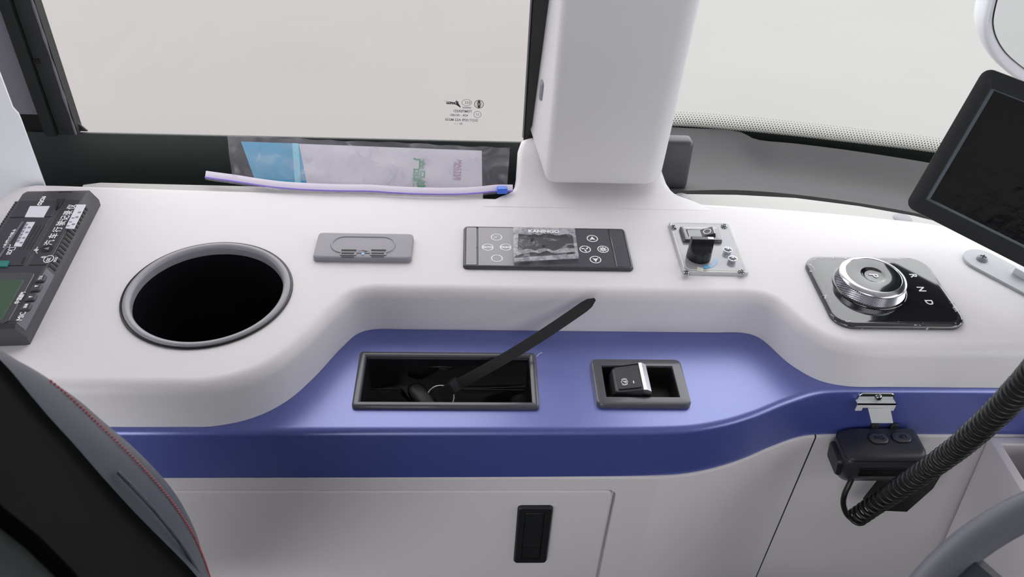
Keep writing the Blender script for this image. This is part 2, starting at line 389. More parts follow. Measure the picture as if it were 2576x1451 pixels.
# dark lining below the windscreen
bot = spline([(0.17, 1.000, -0.03), (0.303, 1.0116, -0.03), (0.394, 1.017, -0.03), (0.481, 1.008, -0.03), (0.592, 0.982, -0.03), (0.694, 0.945, -0.03), (0.85, 0.862, -0.03), (1.0, 0.72, -0.03)], 6)
top = [(1600, 312), (1710, 321), (1860, 331), (1900, 350), (2000, 361), (2150, 380), (2340, 410), (2450, 432), (2560, 452)]
topv = spline([tuple(at(px, py, -0.002)+Vector((0, -0.012, 0))) if False else tuple(at(px, py, -0.002)) for px, py in top], 6)
n = len(bot)
def resamp(P, n):
    P = [Vector(p) for p in P]; L = [0]
    for a, b in zip(P, P[1:]): L.append(L[-1]+(b-a).length)
    o = []
    for k in range(n):
        s_ = L[-1]*k/(n-1); i = max(0, min(len(P)-2, next((j for j in range(len(L)-1) if L[j+1] >= s_), len(P)-2)))
        o.append(P[i]+(P[i+1]-P[i])*((s_-L[i])/max(1e-9, L[i+1]-L[i])))
    return o
bb = resamp(bot, 50); tt = resamp(topv, 50); rows = []
rows.append([tuple(b+Vector((0, 0.02, -0.05))) for b in bb]); rows.append([tuple(b+Vector((0, 0.004, -0.008))) for b in bb])
for k in range(9):
    u = k/8; rows.append([tuple(b.lerp(t, u)+Vector((0, 0, -0.016*math.sin(PI*u)))) for b, t in zip(bb, tt)])
rows.append([tuple(t+Vector((0, 0.006, -0.004))) for t in tt]); rows.append([tuple(t+Vector((0, 0.008, -0.05))) for t in tt])
pn = MB(); pn.rings(rows, closed=False); struct('trim_5', pn, 'sill_grey', 60)
# black cover block beside the pillar
bl = MB(); bl.rr(0.075, 0.078, 0.008, [(0, 0), (0, 0.016), (0.002, 0.020), (0.006, 0.022)], mx=T(0.284, 1.045, 0.002, rx=PI/2-0.1))
obj('cover_block', bl, 'charcoal_plastic', None, 38, 'dark grey rounded cover block on the lining right of the pillar', 'cover')
# light ledge behind the console on the right, with two round caps
lo = [(0.24, 0.938), (0.46, 0.924), (0.55, 0.912), (0.655, 0.889), (0.85, 0.78), (1.0, 0.615), (1.05, 0.63), (0.87, 0.815), (0.700, 0.900), (0.6684, 0.9083), (0.6216, 0.9309), (0.55, 0.953), (0.4638, 0.9708), (0.38, 0.976), (0.2929, 0.9753), (0.24, 0.975)]
lg = MB(); lg.slab(lo, -0.05, -0.010, 0.004, holes=(), seg=4)
ledge = thing('windscreen_ledge', 'pale grey curved ledge behind the console below the windscreen', 'ledge', (0.48, 0.93, -0.05))
obj('ledge_strip', lg, 'grey_ledge', ledge)
for px, py in ((1716, 495), (2268, 547)):
    p = at(px, py, -0.010); obj('screw_cap', MB().lathe([(0.0125, 0), (0.0125, 0.001), (0.011, 0.002), (0.004, 0.0026)], 32, cap1=True, mx=T(p.x, p.y-0.004, -0.0102)), 'rim_plastic', ledge)

# ================================================================== CONSOLE
con = thing('side_console', 'long cream moulded console with a blue recessed shelf below the side window', 'console', (0, 0.75, -0.86))
WING = spline([(-0.45, 0.5845), (-0.30, 0.5845), (-0.2643, 0.5858), (-0.2256, 0.5981), (-0.1961, 0.6211), (-0.1714, 0.6574), (-0.1468, 0.7060), (-0.1300, 0.7310), (-0.112, 0.7385), (-0.08, 0.7392)], 7)
WINGR = spline([(0.31, 0.7388), (0.342, 0.7384), (0.3591, 0.7298), (0.3847, 0.6835), (0.410, 0.6585), (0.4406, 0.6492), (0.48, 0.6484)], 7)
REAR = spline([(1.0, 0.62), (0.85, 0.785), (0.658, 0.894), (0.56, 0.9155), (0.449, 0.930), (0.33, 0.9405), (0.285, 0.942)], 6) + [(0.06, 0.9453), (-0.15, 0.9495), (-0.35, 0.953), (-0.55, 0.9585)] + spline([(-0.575, 0.9585), (-0.598, 0.950), (-0.610, 0.930)], 5)
OUT = [(-0.615, 0.5845)] + WING + [(0.1, 0.739)] + WINGR + [(0.62, 0.6478), (0.85, 0.6478), (1.0, 0.6)] + REAR + [(-0.615, 0.90)]
OUT2 = []
for p in OUT:
    if not OUT2 or (Vector(p)-Vector(OUT2[-1])).length > 0.0008: OUT2.append(p)
OUT = OUT2
CUP = (-0.2957, 0.7330)
hole = [(CUP[0]+0.086*math.cos(2*PI*k/64), CUP[1]+0.086*math.sin(2*PI*k/64)) for k in range(64)]
up_ = MB(); up_.slab(OUT, -0.0598, 0.0, 0.014, seg=7, holes=[hole])
obj('upper_shell', up_, 'cream_plastic', con, 50, label='cream upper shell with grained surface and rounded edge')
# neck that carries the pillar foot
ys = [0.918, 0.932, 0.944, 0.950, 0.957, 0.966, 0.98, 1.0, 1.02, 1.036, 1.046]
xl = [0.012, 0.026, 0.040, 0.051, 0.0585, 0.063, 0.0655, 0.067, 0.0685, 0.073, 0.082]
xr = [0.340, 0.325, 0.310, 0.299, 0.290, 0.284, 0.279, 0.276, 0.274, 0.272, 0.270]
zh = [0.0002, 0.0004, 0.0007, 0.0015, 0.003, 0.006, 0.012, 0.022, 0.032, 0.036, 0.033]
rows = []
for y, a, b, z in zip(ys, xl, xr, zh):
    rr_ = 0.010; row = [(a, y, -0.06)]
    for k in range(6): q = k/5*PI/2; row.append((a+rr_*(1-math.cos(q)), y, z-rr_*0.9+rr_*0.9*math.sin(q)))
    for k in range(1, 8): row.append((a+rr_+(b-a-2*rr_)*k/8, y, z*(1-0.45*k/8)))
    zr = z*0.55
    for k in range(6): q = (5-k)/5*PI/2; row.append((b-rr_*(1-math.cos(q)), y, zr-rr_*0.9+rr_*0.9*math.sin(q)))
    row.append((b, y, -0.06)); rows.append(row)
rows.append([(x, 1.050, min(z, -0.01)) for x, y, z in rows[-1]])
nk = MB(); nk.rings(rows, closed=False); nk.f = [tuple(reversed(f)) for f in nk.f]
obj('pillar_collar', nk, 'cream_plastic', con, 60)
# lower grey ledge left, behind the console
obj('rear_strip', MB().slab([(-0.52, 0.94), (0.02, 0.94), (0.02, 0.968), (-0.50, 0.9735), (-0.522, 0.967)], -0.06, -0.008, 0.004), 'grey_ledge', con)

# blue shelf
BF = spline([(-0.62, 0.5770), (-0.2, 0.578), (0.10, 0.5795), (0.215, 0.5812), (0.2494, 0.5838), (0.285, 0.5915), (0.3208, 0.6040), (0.365, 0.6245), (0.405, 0.6395), (0.432, 0.6428), (0.50, 0.6432), (0.85, 0.6432)], 7)
TR = (-0.0215, 0.6535); TW, TH = 0.2050, 0.0860
BR = (0.1978, 0.6497); BW, BH = 0.1066, 0.0725
thole = [(TR[0]+x, TR[1]+y) for x, y in rrect(TW-0.014, TH-0.014, 0.003, 3)]
bhole = [(BR[0]+x, BR[1]+y) for x, y in rrect(BW-0.022, BH-0.022, 0.005, 4)]
BOUT = BF + [(0.85, 0.72), (0.44, 0.72), (0.36, 0.80), (-0.13, 0.80), (-0.19, 0.68), (-0.25, 0.615), (-0.62, 0.61)]
bs = MB(); bs.slab(BOUT, -0.137, -0.060, 0.0075, seg=6, holes=[thole, bhole])
obj('blue_shelf', bs, 'blue_plastic', con, 50, label='satin blue shelf and band with an S-curved front')

# lower cream panel with door opening; follows the blue band
LF = [(x, y-0.003) for x, y in BF]
def xcut(P, x):
    for a, b in zip(P, P[1:]):
        if a[0] <= x <= b[0]: u = (x-a[0])/(b[0]-a[0]); return (x, a[1]+(b[1]-a[1])*u)
XS = 0.4232
left_path = [p for p in LF if 0.216 < p[0] < XS-0.002]+[xcut(LF, XS-0.001)]
right_path = [xcut(LF, XS+0.001)]+[p for p in LF if p[0] > XS+0.002]
def curtain(path, ztop, zbot, back=0.05):
    """vertical sheet following path with a rounded top lip"""
    rows = []
    nrm = []
    for i in range(len(path)):
        a = Vector(path[max(0, i-1)]); b = Vector(path[min(len(path)-1, i+1)]); t = (b-a).normalized(); nrm.append(Vector((-t.y, t.x)))
    for d, z in ((0.0, zbot), (0.0, ztop-0.003), (0.0003, ztop-0.0016), (0.0014, ztop-0.0004), (0.003, ztop), (back, ztop)):
        rows.append([(p[0]+q.x*d, p[1]+q.y*d, z) for p, q in zip(path, nrm)])
    m = MB(); m.rings(rows, closed=False); return m
x0 = left_path[0][0]; y0 = left_path[0][1]
lpnl = curtain(left_path, -0.1372, -0.86)
PY = y0
flat_path = [(-0.62, PY), (-0.3, PY), (0.0, PY), (x0, y0)]
# planar part with rounded door opening
oy = [(-0.62, -0.1372-0.003), (-0.62, -0.86), (x0, -0.86), (x0, -0.1402)]
DX0, DX1, DZ0, DZ1 = -0.56, 0.1752, -0.74, -0.1600
dh = [((DX0+DX1)/2+x, (DZ0+DZ1)/2+z) for x, z in rrect(DX1-DX0, DZ1-DZ0, 0.011, 6)]
loops = [[Vector((x, z, 0)) for x, z in oy], [Vector((x, z, 0)) for x, z in dh]]
flatp = [p for l in loops for p in l]; fs = []
for a, b, d in tessellate_polygon(loops):
    nn = (flatp[b]-flatp[a]).cross(flatp[d]-flatp[a]).z
    fs.append((a, b, d) if nn > 0 else (a, d, b))
lpnl.add([(p.x, PY, p.y) for p in flatp], fs)
lpnl.rings([[(x, PY, z) for x, z in dh], [(x, PY+0.012, z) for x, z in dh]])
mlip = MB()
rows = [[(p[0], p[1]+d, z) for p in flat_path] for d, z in ((0.0, -0.1402), (0.0003, -0.1388), (0.0014, -0.1376), (0.003, -0.1372), (0.05, -0.1372))]
lpnl.rings(rows, closed=False)
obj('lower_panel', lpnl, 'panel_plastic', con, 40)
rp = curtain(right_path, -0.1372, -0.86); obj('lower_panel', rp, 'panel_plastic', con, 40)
obj('seam_backing', MB().box(0.40, 0.45, 0.655, 0.66, -0.86, -0.14), 'void_black', con, 0)
# door
dw, dhh = DX1-DX0-0.0046, DZ1-DZ0-0.0030
dcx, dcz = (DX0+DX1)/2-0.0010, (DZ0+DZ1)/2
dm = MB(); dm.rr(dw, dhh, 0.0100, [(0, 0), (0, 0.012), (0.0004, 0.0135), (0.0018, 0.0148), (0.0035, 0.015)], mx=T(dcx, PY+0.0145, dcz, rx=PI/2), seg=6)
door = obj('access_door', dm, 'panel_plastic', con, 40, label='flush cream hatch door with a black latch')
lc = MB(); LX, LZ = 0.0826, -0.2460
lmx = T(LX, PY-0.0004, LZ, rx=PI/2)
lc.rr(0.0415, 0.1155, 0.005, [(0, 0), (0, 0.003), (0.0015, 0.0048), (0.009, 0.0048), (0.0092, 0.002)], mx=lmx)
obj('latch_plate', lc, 'black_plastic', door)
lpd = MB(); lpd.rr(0.0225, 0.066, 0.001, [(0, 0.0008), (0, 0.0036), (0.0006, 0.0042)], mx=lmx @ T(0, 0.0135, 0)); obj('latch_paddle', lpd, 'black_plastic', door)
lpd = MB(); lpd.rr(0.0225, 0.0265, 0.001, [(0, 0.0004), (0, 0.0026), (0.0006, 0.0032)], mx=lmx @ T(0, -0.0335, 0)); obj('latch_paddle', lpd, 'black_plastic', door)

# ------------------------------------------------------------------ pillar
pl = thing('pillar_trim', 'tall pale grey rounded pillar standing behind the climate panel between both windows', 'pillar', (0.185, 1.0, 0.015))
def psec(z, quad, radii):
    o = []
    n = len(quad)
    for i in range(n):
        p = Vector(quad[i]); a = (Vector(quad[i-1])-p).normalized(); b = (Vector(quad[(i+1) % n])-p).normalized(); r = radii[i]
        ang = a.angle(b); d = r/math.tan(ang/2); cc = p+(a+b).normalized()*(r/math.sin(ang/2))
        s0 = (p+a*d-cc); s1 = (p+b*d-cc); t0 = math.atan2(s0.y, s0.x); t1 = math.atan2(s1.y, s1.x)
        dt = (t1-t0+PI) % (2*PI)-PI
        for k in range(9): q = t0+dt*k/8; o.append((cc.x+r*math.cos(q), cc.y+r*math.sin(q), z))
    return o
def quad_z(z):
    u = (z-0.015)/0.25
    uu = min(u, 1.0)+max(0, u-1)*0.25
    return [(0.1062+0.0010*u, 0.953+0.012*u), (0.2610+0.0115*u, 0.953+0.012*u), (0.288+0.012*u, 1.058), (0.0860+0.016*uu, 1.058)]
RAD = [0.015, 0.030, 0.006, 0.006]
pr = []
for ins, z in ((0.010, 0.0148), (0.004, 0.0154), (0.0012, 0.017), (0, 0.020), (0, 0.05), (0, 0.12), (0, 0.20), (0, 0.265), (0, 0.4), (0, 0.7), (0, 1.15)):
    q = quad_z(z); q = inset(q, ins) if ins else q; pr.append(psec(z, q, [max(0.003, r-ins) for r in RAD]))
# underside slopes up towards the window so that it clears the collar
for ring in range(4):
    pr[ring] = [(x, y, z+max(0, (y-0.955))*0.24) for x, y, z in pr[ring]]
pm = MB(); pm.rings(pr, cap0=True, cap1=True)
obj('pillar_cover', pm, 'pillar_plastic', pl, 60)
pq = aty(1359, 222, 1.03)
rc = MB(); rc.rr(0.016, 0.028, 0.005, [(0, 0), (0, 0.002), (0.002, 0.004)], mx=T(0.0985, 1.025, pq.z, rz=0.0, ry=-PI/2+0.04) @ T(rz=PI/2))
obj('side_button', rc, 'grey_plastic', pl)

# ================================================================== THINGS ON THE CONSOLE
# --- round storage well
well = thing('storage_well', 'large round black well with a grey rim sunk in the console', 'cup holder', (CUP[0], CUP[1], 0))
rm = MB(); rm.lathe([(0.0830, -0.02), (0.0830, 0.0000), (0.0834, 0.0012), (0.0848, 0.0026), (0.0868, 0.0036), (0.0888, 0.0038), (0.0906, 0.0034), (0.0916, 0.0022), (0.0918, 0.0002)], 96, mx=T(CUP[0], CUP[1], 0))
obj('rim', rm, 'rim_plastic', well, 60, label='grey bevelled rim')
r2 = MB(); r2.lathe([(0.0919, 0.0001), (0.0938, 0.0001), (0.0945, 0.0010), (0.0940, 0.0020), (0.0920, 0.0022)], 96, mx=T(CUP[0], CUP[1], 0))
obj('gasket', r2, 'deep_black', well, 60)
wb = MB(); wb.lathe([(0.0831, -0.004), (0.0825, -0.03), (0.076, -0.19), (0.072, -0.198), (0.03, -0.20)], 96, cap1=True, mx=T(CUP[0], CUP[1], 0)); wb.f = wb.f
obj('well', wb, 'gloss_black', well, 60)

# --- USB panel
UX, UY, UZ = -0.1273, 0.8190, -0.0032
ub = thing('usb_panel', 'small dark grey panel with two charging ports, between the round well and climate panel', 'usb panel', (UX, UY, 0))
um = MB(); um.rr(0.1185, 0.0520, 0.006, [(0, 0), (0, 0.0043), (0.0008, 0.0060), (0.0025, 0.0068), (0.0040, 0.0069)], mx=T(UX, UY, 0), seg=6)
obj('housing', um, 'grey_plastic', ub)
ov = MB(); ov.rr(0.080, 0.036, 0.0175, [(0, 0.0098), (0.0010, 0.0112), (0.0022, 0.0112), (0.0032, 0.0103), (0.0040, 0.0103)], mx=T(UX-0.001, UY+0.0, UZ), seg=10)
obj('oval_rim', ov, 'grey_plastic', ub)
for sgn, px in ((-1, 877), (1, 952)):
    p = at(px, 635, 0.0071)
    po = MB(); po.rr(0.0195, 0.0115, 0.0008, [(0, 0.0098), (0, 0.0113), (0.0008, 0.0113), (0.0009, 0.0109)], mx=T(p.x, p.y, UZ))
    port = obj('usb_port', po, 'grey_plastic', ub)
    q = MB(); q.box(p.x-0.0088, p.x+0.0088, p.y+0.0020, p.y+0.0050, 0.0074, 0.00805); obj('port_slot', q, 'void_black', port, 0)
    q = MB(); q.box(p.x-0.0080, p.x+0.0068, p.y-0.0035, p.y-0.0012, 0.0074, 0.00805); obj('port_slot', q, 'void_black', port, 0)
    q = MB(); q.box(p.x-0.0080, p.x+0.0072, p.y-0.0085, p.y-0.0076, 0.0068, 0.0074); obj('port_slot', q, 'charcoal_plastic', port, 0)
p = at(913, 639, 0.0071); obj('indicator_led', MB().lathe([(0.0021, 0.0100), (0.0021, 0.0108), (0.0014, 0.0112)], 20, cap1=True, mx=T(p.x, p.y, UZ)), 'print_pale_blue', ub)
p = at(914, 631, 0.0071); us = MB()
us.tube([(p.x-0.006, p.y-0.0002, 0.0072), (p.x-0.003, p.y-0.0002, 0.0072), (p.x-0.0005, p.y+0.0012, 0.0072), (p.x+0.002, p.y+0.0012, 0.0072)], 0.00025, 5)
us.tube([(p.x-0.001, p.y-0.0002, 0.0072), (p.x+0.006, p.y-0.0002, 0.0072)], 0.00025, 5); us.tube([(p.x+0.001, p.y-0.0002, 0.0072), (p.x+0.002, p.y-0.0014, 0.0072), (p.x+0.0045, p.y-0.0014, 0.0072)], 0.00025, 5)
obj('usb_symbol', us, 'charcoal_plastic', ub, 0)

# --- climate control panel
AX, AY, AZ = 0.0985, 0.8245, 0.0042
ac = thing('climate_panel', 'wide charcoal climate control panel with round white-ringed keys and film over its display', 'control panel', (AX, AY, 0))
am = MB(); am.rr(0.2085, 0.0850, 0.006, [(0, 0), (0, 0.0022), (0.0008, 0.0036), (0.0020, 0.0042), (0.0028, 0.0042), (0.0034, 0.0035), (0.006, 0.0035)], mx=T(AX, AY, 0), seg=6)
obj('bezel', am, 'charcoal_plastic', ac)
x1, x2 = at(1202, 622, AZ).x, at(1539, 622, AZ).x
lft, rgt = AX-0.1010, AX+0.1010
for a, b in ((lft, x1-0.0012), (x2+0.0012, rgt)):
    e = MB(); e.rr(b-a, 0.0782, 0.0022, [(0, 0.0030), (0, 0.0040), (0.0004, 0.0044)], mx=T((a+b)/2, AY, 0)); obj('end_plate', e, 'face_plastic', ac)
fc = MB(); fc.rr(x2-x1-0.001, 0.0788, 0.0012, [(0, 0.0030), (0, 0.0039), (0.0003, 0.0042)], mx=T((x1+x2)/2, AY, 0)); face = obj('face_plate', fc, 'face_plastic', ac)
for px, py in ((1199, 622), (1542, 627)):
    p = at(px, py, 0.0045); obj('pin_hole', MB().disc(0.0007, 0.0046, 12, T(p.x, p.y, 0)), 'void_black', ac, 0)
def keypos(px, py): p = at(px, py, AZ); return T(p.x, p.y, 0.00425)
KEYS = [(1249, 597), (1227, 622), (1272, 622), (1250, 650), (1490, 600), (1472, 627), (1517, 627), (1498, 653)]
keys = []
for px, py in KEYS:
    k = MB(); k.annulus(0.0060, 0.0072, 0.0002, 40, keypos(px, py)); keys.append(obj('key_ring', k, 'print_white', ac, 0))
text('key_lettering', 'AUTO', 0.0042, 'print_white', ac, keypos(1227, 622), bold=0.0003)
text('key_lettering', 'MODE', 0.0042, 'print_white', ac, keypos(1272, 622), bold=0.0003)
ic = MB(); kx = keypos(1249, 597)
ic.tube([kx @ Vector(p) for p in ((-0.004, -0.003, 0), (-0.0005, 0.0, 0), (0.001, 0.0022, 0), (0.0035, 0.0024, 0))], 0.0004, 5); ic.tube([kx @ Vector(p) for p in ((-0.0036, 0.002, 0), (-0.0005, 0.0, 0), (0.0015, -0.0014, 0), (0.0045, -0.0016, 0))], 0.0004, 5)
obj('key_icon', ic, 'print_white', ac, 0)
for (px, py), s_ in (((1490, 600), 1), ((1498, 653), -1)):
    kx = keypos(px, py); ic = MB().add([kx @ Vector(p) for p in ((0, 0.0045*s_, 0.0001), (-0.0038, -0.0032*s_, 0.0001), (0, -0.0018*s_, 0.0001), (0.0038, -0.0032*s_, 0.0001))], [(0, 1, 2, 3) if s_ > 0 else (0, 3, 2, 1)]); obj('key_icon', ic, 'print_white', ac, 0)
for (px, py), nb, wd in (((1472, 627), 3, 0.0012), ((1517, 627), 8, 0.0008)):
    kx = keypos(px, py); ic = MB()
    for b in range(nb):
        a = 2*PI*b/nb+0.3; A = []
        for k in range(5):
            r = 0.0008+0.0045*k/4; th = a+0.55*k/4; wv = wd*math.sin(PI*(k+0.6)/5); A.append((r, th, wv))
        vs = [kx @ Vector((r*math.cos(t)-wv*math.sin(t), r*math.sin(t)+wv*math.cos(t), 0.0001)) for r, t, wv in A]+[kx @ Vector((r*math.cos(t)+wv*math.sin(t), r*math.sin(t)-wv*math.cos(t), 0.0001)) for r, t, wv in A]
        ic.add(vs, [(i+5, i+6, i+1, i) for i in range(4)])
    obj('key_icon', ic, 'print_white', ac, 0)
# display, lettering and the crinkled film over it
q = [at(px, py, 0.0046) for px, py in ((1305, 592), (1442, 594), (1446, 642), (1308, 640))]
ds = MB(); ds.rings([[tuple(v-Vector((0, 0, 0.0008))) for v in q], [tuple(v) for v in q]], cap1=True); ds.f = [tuple(reversed(f)) for f in ds.f]; obj('display', ds, 'deep_black', ac, 0)
p = at(1368, 582, 0.0076); text('brand_lettering', 'KANINGO', 0.0085, 'print_white', ac, T(p.x, p.y, 0.0076), bold=0.0003)
Q = [at(px, py, 0.0058) for px, py in ((1290, 571), (1446, 573), (1456, 648), (1292, 657))]
NU, NV = 28, 12; rows = []
for j in range(NV+1):
    v = j/NV; row = []
    for i in range(NU+1):
        u = i/NU; p = Q[0].lerp(Q[1], u).lerp(Q[3].lerp(Q[2], u), v)
        row.append((p.x, p.y, 0.0054+0.0006*math.sin(9*u+2*math.sin(5*v))*math.sin(PI*v)+0.0004*math.sin(23*u+11*v)+(0.0022 if v > 0.88 else 0)))
    rows.append(row)
fm = MB(); fm.rings(rows, closed=False); obj('protective_film', fm, 'display_film', ac, 60, label='crinkled clear film over the display')


def fold(top_, bot_, m='film_fold', z=0.0072):
    a = [at(px, py, z) for px, py in top_]; b = [at(px, py, z) for px, py in bot_]; n_ = max(len(a), len(b)); a = resamp(a, n_); b = resamp(b, n_)
    e = MB(); e.rings([[tuple(p) for p in b], [tuple(p) for p in a]], closed=False); return obj('film_fold', e, m, ac, 0)
fold([(1293, 572), (1330, 572.5), (1400, 573), (1446, 574)], [(1299, 589), (1318, 588), (1326, 591), (1334, 590), (1344, 588), (1356, 591), (1366, 588), (1380, 588), (1392, 589), (1402, 593), (1412, 591), (1424, 588), (1436, 590), (1443, 594)])
fold([(1301, 627), (1316, 630), (1324, 626), (1334, 625), (1346, 631), (1354, 627), (1362, 624), (1376, 624), (1390, 630), (1396, 633), (1404, 626), (1416, 624), (1434, 625), (1447, 623)], [(1300, 644), (1312, 638), (1328, 636), (1342, 633), (1354, 638), (1364, 634), (1376, 630), (1390, 637), (1400, 637), (1416, 636), (1434, 634), (1449, 633)])
fold([(1293, 649), (1330, 646), (1390, 642), (1456, 638)], [(1293, 658), (1330, 656), (1390, 653), (1456, 650)], z=0.0080)
fold([(1291, 573), (1300, 573), (1304, 590)], [(1292, 650), (1298, 650), (1302, 628)][::1])
fold([(1438, 574), (1446, 574)], [(1447, 640), (1455, 640)])
# --- heater switch plate
HX, HY, HR = 0.3042, 0.8338, -0.010
hp = thing('heater_switch_plate', 'small clear screwed plate carrying a black rocker switch and a black rotary knob', 'control panel', (HX, HY, 0))
hm = T(HX, HY, 0, rz=HR)
e = MB(); e.rr(0.0825, 0.1085, 0.0065, [(0, 0), (0, 0.0030), (0.0006, 0.0037), (0.0014, 0.0040), (0.0020, 0.0040)], mx=hm @ T(0, -0.0025, 0), seg=6); obj('plate', e, 'acrylic_edge', hp)
e = MB(); e.rr(0.0760, 0.1020, 0.004, [(0, 0.0040), (0, 0.00415)], mx=hm @ T(0, -0.0025, 0), cap0=False); obj('plate_face', e, 'plate_acrylic', hp)
e = MB(); e.rr(0.0740, 0.1000, 0.0075, [(0, 0.00415), (0, 0.00432), (0.0011, 0.00432), (0.0011, 0.00415)], mx=hm @ T(0, -0.0025, 0), cap0=False, cap1=False); obj('border_line', e, 'print_cream', hp, 0)
def screw(parent, x, y, z, r, m='screw_metal', rz=0.4, mx=None):
    base = mx if mx else T(x, y, z)
    s_ = MB(); s_.lathe([(r, 0), (r, r*0.25), (r*0.8, r*0.55), (r*0.45, r*0.72), (0.0001, r*0.76)], 24, mx=base); so = obj('screw', s_, m, parent, 60)
    k = MB()
    for a in (rz, rz+PI/2): k.box(-r*0.55, r*0.55, -r*0.12, r*0.12, r*0.3, r*0.79, mx=base @ T(rz=a))
    obj('screw_slot', k, 'void_black', so, 0)
for px, py in ((1695, 570), (1822, 567), (1727, 685), (1866, 682)):
    p = at(px, py, 0.006); screw(hp, p.x, p.y, 0.0041, 0.0042, rz=random.random()*3)
# rocker switch
rb = T(at(1765, 588, 0.010).x, at(1765, 588, 0.010).y+0.003, -0.0015, rz=HR)
e = MB(); e.rr(0.0505, 0.0300, 0.0022, [(0, 0.004), (0, 0.0085), (0.0006, 0.0098), (0.0015, 0.0103), (0.0072, 0.0103), (0.0074, 0.007)], mx=rb, seg=4); rk = obj('rocker_switch', e, 'face_plastic', hp)
vs = [(-0.0168, z) for z in (0,)]
pf = [(-0.0168, 0.0070), (-0.0168, 0.0100), (0.000, 0.0104), (0.0150, 0.0160), (0.0168, 0.0152), (0.0168, 0.0070)]
e = MB(); e.rings([[(x, -0.0072, z) for x, z in pf], [(x, 0.0072, z) for x, z in pf]], cap0=True, cap1=True, mx=rb); e.f = [tuple(reversed(f)) for f in e.f]; obj('rocker', e, 'face_plastic', rk, 0)
e = MB(); e.annulus(0.0040, 0.0052, 0.0003, 32, rb @ T(0.0075, 0, 0.0133, ry=-0.358)); obj('off_mark', e, 'print_white', rk, 0)
# rotary knob: round skirt that pinches to a finger grip
kp = at(1764, 655, 0.008); km = T(kp.x, kp.y+0.0125, 0.004, rz=-0.02)
rings = []
for z, t in ((0, 1), (0.0005, 1), (0.011, 1), (0.0125, 0.92), (0.014, 0.72), (0.016, 0.52), (0.019, 0.36), (0.0235, 0.28), (0.0285, 0.25), (0.0292, 0.22)):
    R_ = 0.0152-(0.0008 if z > 0.029 else 0)-z*0.03; ring = []
    for k in range(48):
        a = 2*PI*k/48; x, y = R_*math.cos(a), R_*math.sin(a); ring.append((x, max(-R_*t, min(R_*t, y)), z))
    rings.append(ring)
e = MB(); e.rings(rings, cap1=True, mx=km); obj('rotary_knob', e, 'knob_black', hp, 30)
e = MB(); e.box(0.006, 0.0135, -0.0022, 0.0022, 0.0292, 0.0295, mx=km); obj('pointer_mark', e, 'print_white', hp, 0)
for px, py in ((1831, 628), (1843, 650)):
    p = at(px, py, 0.009); e = MB(); e.lathe([(0.0047, 0.0041), (0.0055, 0.0088), (0.0054, 0.0094), (0.0049, 0.0094), (0.0046, 0.0088), (0.0045, 0.006)], 32, cap1=True, mx=T(p.x, p.y, 0)); obj('indicator_bushing', e, 'chrome', hp, 60)
p = at(1761, 678, 0.0042); e = MB()
for k in range(4): e.lathe([(0.0023, 0), (0.0023, 0.0003)], 16, cap1=True, mx=T(p.x+0.0025*math.cos(k*PI/2+0.5), p.y+0.0025*math.sin(k*PI/2+0.5), 0.0042+k*0.00002))
obj('fan_icon', e, 'print_cream', hp, 0)
e = MB(); e.annulus(0.0185, 0.0245, 0.00018, 8, km @ T(z=0.00035), a0=-1.45, a1=-1.10); obj('blue_scale', e, 'print_blue', hp, 0)
e = MB(); e.annulus(0.0185, 0.0245, 0.00018, 14, km @ T(z=0.00035), a0=-1.10, a1=-0.25); obj('pale_scale', e, 'print_pale_blue', hp, 0)

# --- gear selector
GX, GY = 0.4990, 0.7470
gs = thing('gear_selector', 'glossy black plate with a large chrome rotary gear knob and letters', 'gear selector', (GX, GY, 0))
g = MB(); g.rr(0.1580, 0.1310, 0.023, [(0, 0), (0, 0.0030), (0.0008, 0.0048), (0.0030, 0.0060), (0.0050, 0.0062)], mx=T(GX, GY, 0), seg=10); obj('base_plate', g, 'gloss_black', gs)
g = MB(); g.rr(0.1585, 0.1315, 0.0232, [(-0.0004, 0.0002), (-0.0006, 0.0032), (0.0006, 0.0052), (0.0030, 0.0064), (0.0075, 0.0065)], mx=T(GX, GY, 0), seg=10, cap0=False, cap1=False); obj('edge_film', g, 'edge_film', gs, 60, label='clear protective film folded over the plate edge')
KX, KY = 0.4842, 0.7520; kb = T(KX, KY, 0)
g = MB(); g.lathe([(0.0436, 0.0060), (0.0436, 0.0072), (0.0426, 0.0080), (0.0410, 0.0082)], 72, mx=kb); obj('knob_base', g, 'gloss_black', gs, 60)
rows = []
for j in range(9):
    ring = []
    for k in range(176):
        z = 0.0075+0.0115*j/8; r = 0.0408-0.0022*j/8+(0.00045 if (j+k) % 2 else -0.00025); a = 2*PI*(k+0.0*j)/176; ring.append((r*math.cos(a), r*math.sin(a), z))
    rows.append(ring)
g = MB(); g.rings(rows, mx=kb); knob = obj('knurled_band', g, 'knurl_metal', gs, 0)
g = MB(); g.lathe([(0.0410, 0.0072), (0.0418, 0.0076), (0.0412, 0.0082)], 72, mx=kb); obj('lower_ring', g, 'satin_chrome', knob, 60)
g = MB(); g.lathe([(0.0384, 0.0188), (0.0392, 0.0196), (0.0392, 0.0206), (0.0380, 0.0226), (0.0336, 0.0244), (0.0326, 0.0244), (0.0322, 0.0238)], 96, mx=kb); obj('chrome_ring', g, 'satin_chrome', knob, 45)
g = MB(); g.lathe([(0.0322, 0.0238), (0.0155, 0.0240), (0.0135, 0.0236), (0.0125, 0.0226), (0.010, 0.0222), (0.0001, 0.0221)], 96, mx=kb); obj('knob_cap', g, 'gloss_black', knob, 45)
def gtxt(s, px, py, z, size):
    p = at(px, py, z); text('gear_lettering', s, size, 'print_white', gs, T(p.x, p.y, z, rz=-PI/2), bold=0.00025)
